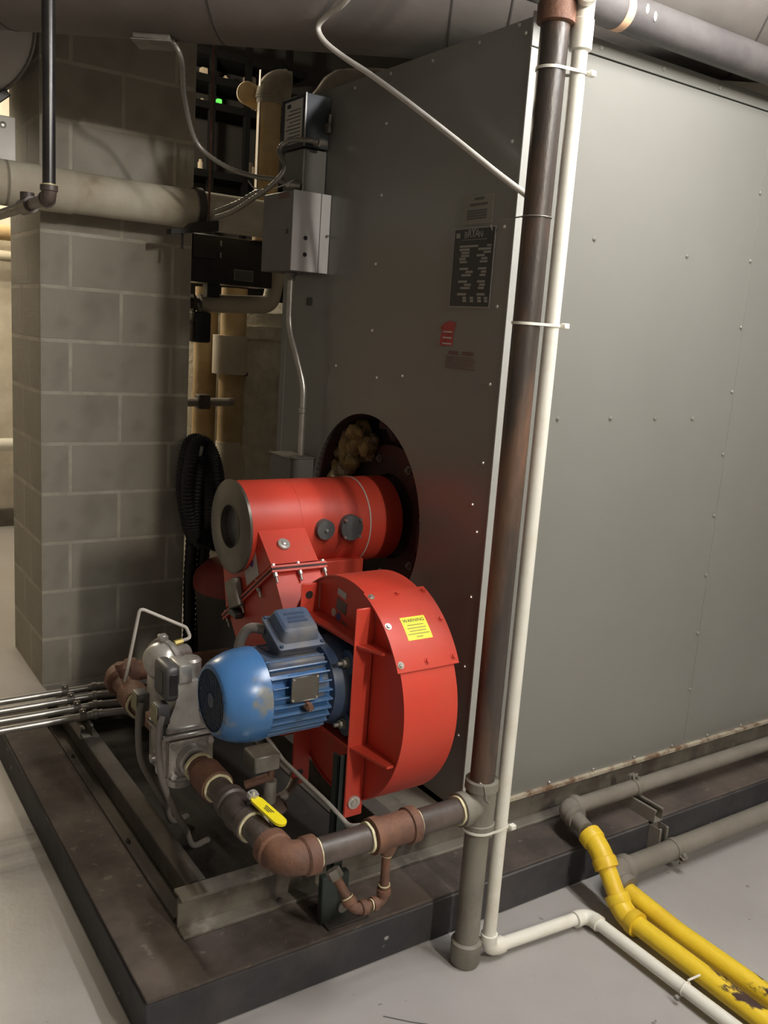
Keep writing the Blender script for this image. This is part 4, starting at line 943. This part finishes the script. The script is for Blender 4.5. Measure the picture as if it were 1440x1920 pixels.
# ------------------------------------------------------------------ insulated pipe in front of the pier
ip = thing('insulated_pipe', (1.1, 3.52, 1.885), 'thick cream insulated pipe crossing in front of the block pier', 'pipe')
obj('jacket', B().lathe((-.9, 3.52, 1.962), X, [(0, .0735), (3.2, .0735)], 40), 'insul_white', ip)
for xx, wd in ((.66, .05), (.70, .235), (1.395, .03)):
    obj('jacket_band', B().ring((xx, 3.52, 1.962), X, .072, .0775, wd, 40), 'insul_white' if wd > .04 else 'insul_grey', ip)
hg = thing('pipe_hanger', (1.33, 3.5, 1.87), 'dark strut and threaded rod holding the cream insulated pipe', 'hanger')
obj('strut', B().prism([(1.27, 3.40, 1.868), (1.33, 3.40, 1.876), (1.36, 3.40, 1.902), (1.46, 3.40, 1.920), (1.46, 3.40, 1.880), (1.37, 3.40, 1.866), (1.27, 3.40, 1.848)], (0, .05, 0)), 'panel_black', hg)
obj('cradle', B().ring((1.40, 3.52, 1.962), X, .078, .084, .028, 40), 'seam', hg)
obj('rod', B().cyl((1.425, 3.418, 1.88), (1.425, 3.418, 3.45), .005, seg=8), 'rust_iron', hg)
obj('rod', B().cyl((1.325, 3.43, 1.80), (1.325, 3.43, 1.865), .005, seg=8), 'panel_black', hg)

# ------------------------------------------------------------------ black iron pipe at the left
bx, by = .607, 2.50
bk = thing('black_pipe', (bx, by, 1.86), 'black iron pipe hanging from above with a threaded elbow', 'pipe')
obj('pipe', B().cyl((bx, by, 1.850), (bx, by, 3.45), .0163, seg=20), 'black_gloss', bk)
b, ea, eb = elbow_b((bx, by, 1.815), Z, Y, .0155, .023, 1.42, .015); obj('elbow', b, 'black_iron', bk)
dope((bx, by, 1.846), Z, .016, bk, .004)
obj('pipe', B().cyl((bx, by+.025, 1.815), (bx, 4.6, 1.815), .015, seg=18), 'black_iron', bk)
obj('tee', B().cyl((bx, by+.19, 1.815), (bx, by+.29, 1.815), .022, seg=18).cyl((bx, by+.24, 1.815), (bx, by+.24, 1.850), .019, seg=18), 'black_iron', bk)

# ------------------------------------------------------------------ things in the bay behind
vp = thing('tan_riser', (1.84, 3.80, .5), 'tan insulated vertical pipe with a pale elbow left of the boiler', 'pipe')
obj('jacket', B().cyl((1.84, 3.78, 1.90), (1.84, 3.78, 2.50), .052, seg=28), 'insul_tan', vp)
b, ea, eb = elbow_b((1.84, 3.78, 2.56), -Z, X*.9-Y*.3, .05, .07, 1.12, .03); obj('elbow_cover', b, 'insul_grey', vp)
obj('edge_strip', B().box((1.786, 3.765, 1.95), (1.7885, 3.78, 2.60)), 'paper', vp)
obj('branch', B().lathe((1.80, 3.90, 2.525), -X*.8-Y*.6, [(-.06, .048), (.03, .048), (.04, .040)], 24), 'insul_tan', vp)
iw = thing('wrapped_elbow', (2.0, 3.55, 2.45), 'rough grey wrapped pipe elbow behind the boiler top', 'pipe')
obj('wrap', B().smooth_tube([(1.86, 3.36, 2.19), (1.86, 3.36, 2.36), (1.90, 3.32, 2.47), (2.02, 3.28, 2.50), (2.5, 3.1, 2.52)], .058, 14, 8).jitter(.016, 18, 2), 'insul_grey', iw)
obj('hanger_rod', B().cyl((2.3, 3.19, 2.54), (2.3, 3.19, 3.45), .005, seg=8), 'galv_dull', iw)
bb = thing('black_control_panel', (1.70, 3.8, 1.69), 'black control panel with small nameplate behind the insulated pipe', 'control panel')
obj('case', B().box((1.50, 3.80, 1.700), (1.90, 3.96, 1.902), .004), 'panel_black', bb)
obj('plate', B().box((1.715, 3.797, 1.725), (1.80, 3.80, 1.765), .001), 'gauge_grey', bb)
obj('plate_rim', B().box((1.711, 3.7985, 1.721), (1.804, 3.8005, 1.769), .001), 'galv_dull', bb)
obj('glass_cover', B().box((1.515, 3.792, 1.80), (1.625, 3.80, 1.90), .003), 'panel_black', bb)
for z in (1.81, 1.86): obj('catch', B().box((1.64, 3.795, z), (1.647, 3.80, z+.022)), 'galv', bb)
obj('bracket_leg', B().box((1.60, 3.83, 1.64), (1.66, 3.88, 1.70)), 'panel_black', bb)
lp = thing('insulated_branch', (1.8, 3.9, 1.56), 'grey-cream insulated branch pipe turning upward beside the boiler', 'pipe')
obj('jacket', B().tube([(1.60, 3.92, 1.612), (1.955, 3.92, 1.630), (1.985, 3.92, 1.80)], .041, 20, .06), 'insul_white', lp)
obj('flange', B().ring((1.565, 3.92, 1.610), X, .018, .040, .012, 24).cyl((1.545, 3.92, 1.610), (1.60, 3.92, 1.610), .024, seg=20), 'black_iron', lp)
av = thing('valve_actuator', (1.58, 3.90, 1.44), 'black valve actuator hanging below the branch pipe flange', 'valve')
obj('case', B().box((1.555, 3.85, 1.440), (1.635, 3.93, 1.575), .012, None, 2), 'rubber_black', av)
obj('yoke', B().cyl((1.595, 3.89, 1.57), (1.585, 3.90, 1.61), .012, seg=10), 'galv_dull', av)
obj('arm', B().box((1.50, 3.87, 1.515), (1.56, 3.89, 1.535)), 'galv_dull', av)
v2 = thing('tan_drop_pipe', (1.87, 4.15, .72), 'tan insulated drop pipe with wide sleeve and flared foot', 'pipe')
obj('jacket', B().cyl((1.875, 4.15, .90), (1.875, 4.15, 1.70), .063, seg=32), 'insul_tan', v2)
obj('sleeve', B().cyl((1.862, 4.15, 1.29), (1.862, 4.15, 1.475), .085, seg=36), 'insul_white', v2)
obj('foot_elbow', B().lathe((1.872, 4.15, .955), -Z, [(0, .0645), (.04, .066), (.10, .082), (.15, .088), (.18, .080), (.20, .05)], 32), 'insul_white', v2)
obj('stand', B().cyl((1.875, 4.15, 0), (1.875, 4.15, .78), .03, seg=16).cyl((1.875, 4.15, 0), (1.875, 4.15, .012), .08, seg=20), 'black_iron', v2)
v3 = thing('tan_rear_pipe', (1.78, 4.32, .85), 'second tan insulated pipe just behind the drop pipe', 'pipe')
obj('jacket', B().cyl((1.805, 4.32, .90), (1.805, 4.32, 1.70), .058, seg=28), 'insul_tan', v3)
obj('foot_elbow', B().lathe((1.805, 4.32, .92), -Z, [(0, .060), (.06, .070), (.10, .06), (.12, .03)], 24), 'insul_tan', v3)
vv = thing('side_valve', (1.65, 4.0, 1.08), 'dark valve on a short grey pipe beside the block pier edge', 'valve')
obj('body', B().box((1.655, 4.02, 1.125), (1.715, 4.08, 1.195), .008, None, 2), 'black_iron', vv)
obj('pipe', B().cyl((1.60, 4.05, 1.155), (1.84, 4.05, 1.160), .020, seg=16), 'insul_grey', vv)
tk = thing('foil_tank', (2.12, 4.75, 0), 'tall tank wrapped in wrinkled silver foil behind the tan pipes', 'tank')
obj('wrap', B().lathe((2.12, 4.70, 0), Z, [(0, .36)] + [(.06+i*.055, .36+random.uniform(-.006, .006)) for i in range(27)] + [(1.60, .35), (1.66, .28), (1.68, 0)], 56).jitter(.010, 9), 'foil', tk)
obj('foil_band', B().ring((2.12, 4.70, 1.46), Z, .35, .370, .07, 56).jitter(.006, 16, 4), 'foil', tk)
obj('lever', B().box((2.015, 4.335, 1.22), (2.035, 4.36, 1.31), .006).box((2.02, 4.33, 1.27), (2.05, 4.35, 1.29), .004), 'rubber_black', tk)
# shop vacuum with hose
vc = thing('shop_vacuum', (1.72, 3.45, 0), 'red and black shop vacuum standing behind the block pier', 'vacuum')
vx, vy = 1.655, 3.435
obj('drum', B().lathe((vx, vy, .01), Z, [(0, .17), (.03, .19), (.38, .215), (.40, .222), (.41, .222)], 40), 'drum_grey', vc)
obj('lid', B().lathe((vx, vy, .42), Z, [(0, .226), (.03, .228), (.06, .22), (.10, .18), (.12, .10), (.125, 0)], 40), 'lid_red', vc)
obj('motor_hood', B().lathe((vx, vy, .535), Z, [(0, .12), (.05, .115), (.08, .09), (.09, 0)], 32), 'dark_red', vc)
hs_ = thing('vacuum_hose', (1.47, 3.45, .45), 'coiled black corrugated hose hanging beside the block pier', 'hose')
for j, (off, nm) in enumerate(((0, 'coil'), (.062, 'coil'))):
    obj(nm, flex([(1.48, 3.60-off, .60), (1.44, 3.58-off, .68), (1.405, 3.57-off, .85), (1.425, 3.56-off, 1.02), (1.475, 3.55-off, 1.035), (1.515, 3.53-off, .93), (1.525, 3.51-off, .75), (1.51, 3.50-off, .66), (1.48, 3.49-off, .60)], .030, 22), 'rubber_black', hs_)
for off in (0, .062):
    obj('coil', flex([(1.475, 3.60-off, .61), (1.455, 3.58-off, .66), (1.445, 3.57-off, .80), (1.460, 3.56-off, .955), (1.478, 3.545-off, .94), (1.487, 3.53-off, .85), (1.488, 3.52-off, .70), (1.482, 3.51-off, .65), (1.475, 3.50-off, .61)], .029, 22), 'rubber_black', hs_)
for xt in (1.478, 1.535): obj('hose_tail', flex([(xt-.02, 3.59, .74), (xt, 3.625, .60), (xt, 3.64, .40), (xt+.004, 3.64, .20), (xt, 3.64, .03)], .029, 16), 'rubber_black', hs_)
obj('wall_hook', B().tube([(1.445, 3.672, 1.0), (1.445, 3.48, .99), (1.445, 3.465, 1.03)], .008, 8, .02), 'galv_dull', hs_)
# dark machinery in the gap, pale solids added in place of small lit openings beyond
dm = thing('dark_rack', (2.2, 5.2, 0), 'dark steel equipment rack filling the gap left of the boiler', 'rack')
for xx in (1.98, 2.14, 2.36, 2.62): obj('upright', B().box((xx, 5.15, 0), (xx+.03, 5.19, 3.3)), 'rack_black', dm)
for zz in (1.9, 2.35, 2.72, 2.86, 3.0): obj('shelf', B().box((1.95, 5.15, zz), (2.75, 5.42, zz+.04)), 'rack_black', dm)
for i, (xx, zz, wd, hh, m) in enumerate(((2.10, 2.86, .04, .045, 'gap_light'), (2.24, 2.86, .03, .03, 'gap_light'), (2.38, 2.86, .06, .055, 'gap_light'), (2.10, 2.72, .03, .02, 'gap_light'), (2.20, 2.72, .03, .035, 'led_green'), (2.40, 2.72, .05, .07, 'gap_light'), (2.40, 2.35, .06, .09, 'gap_light'), (2.10, 2.35, .03, .06, 'gap_light'))):
    tag_ = ['pale carton on the rack shelf nearest the ceiling at the left', 'tiny pale jar on the top rack shelf', 'cream carton on the top rack shelf at the right', 'small pale tin on the second rack shelf', 'glowing green indicator on the second rack shelf', 'cream box on the second rack shelf at the right', 'pale bottle on the lower rack shelf at the right', 'small pale can on the lower rack shelf at the left'][i]
    cat_ = ['carton', 'jar', 'carton', 'tin', 'indicator', 'box', 'bottle', 'can'][i]
    bq = B().box((xx, 5.20, zz+.041), (xx+wd, 5.20+wd, zz+hh+.041), .004)
    if cat_ in ('jar', 'bottle', 'can', 'tin'): bq = B().lathe((xx+wd/2, 5.22, zz+.041), Z, [(0, wd*.5), (hh*.7, wd*.5), (hh*.8, wd*.3), (hh, wd*.28)], 16)
    obj(['carton', 'jar', 'carton', 'tin', 'indicator_light', 'storage_box', 'bottle', 'can'][i], bq, m, None, tag_, cat_)
# far left background
et = thing('expansion_tank', (.55, 4.0, 2.22), 'round white tank end with a rim at the upper left edge', 'tank')
tc_ = Vector((.548, 3.64, 2.515)); td = Vector((0, -1, 0))
obj('shell', B().lathe(tc_, -td, [(0, .285), (.02, .290), (.9, .290)], 56), 'tank_white', et)
obj('end_cap', B().lathe(tc_+td*.03, -td, [(0, .25), (.015, .272), (.03, .284)], 56), 'tank_white', et)
obj('rim', B().torus(tc_, td, .288, .008, 56, 8), 'galv', et)
obj('rim_clamp', B().box((-.03, -.02, -.014), (.03, .02, .014), .003, Matrix.Translation(Vector((.715, 3.625, 2.262))) @ Matrix.Rotation(-.7, 4, 'Y')), 'panel_black', et)
wp = thing('white_cabinet', (.4, 3.9, 1.6), 'white sheet metal casing with a round rivet behind the tank', 'cabinet')
obj('casing', B().box((.12, 3.705, 2.045), (.782, 4.5, 2.218), .003), 'tank_white', wp)
obj('rivet', B().lathe((.738, 3.705, 2.185), -Y, [(0, .012), (.002, .012), (.004, .006)], 16), 'galv', wp)
for i, (zz, rr_, m) in enumerate(((2.02, .05, 'insul_tan'), (1.87, .035, 'insul_white'), (.60, .045, 'pvc'))):
    t = thing('wall_pipe', (1.0, 6.62, zz-rr_), ['tan insulated pipe high on the back wall', 'cream pipe below the tan one on the back wall', 'white pipe low along the back wall'][i], 'pipe', 'pipes along the back wall')
    obj('pipe', B().cyl((-2.3, 6.62, zz), (1.55, 6.62, zz), rr_, seg=20), m, t)
struct('baseboard_back', B().box((-2.4, 6.70, 0), (1.6, 6.75, .12), .004), 'skid_steel')
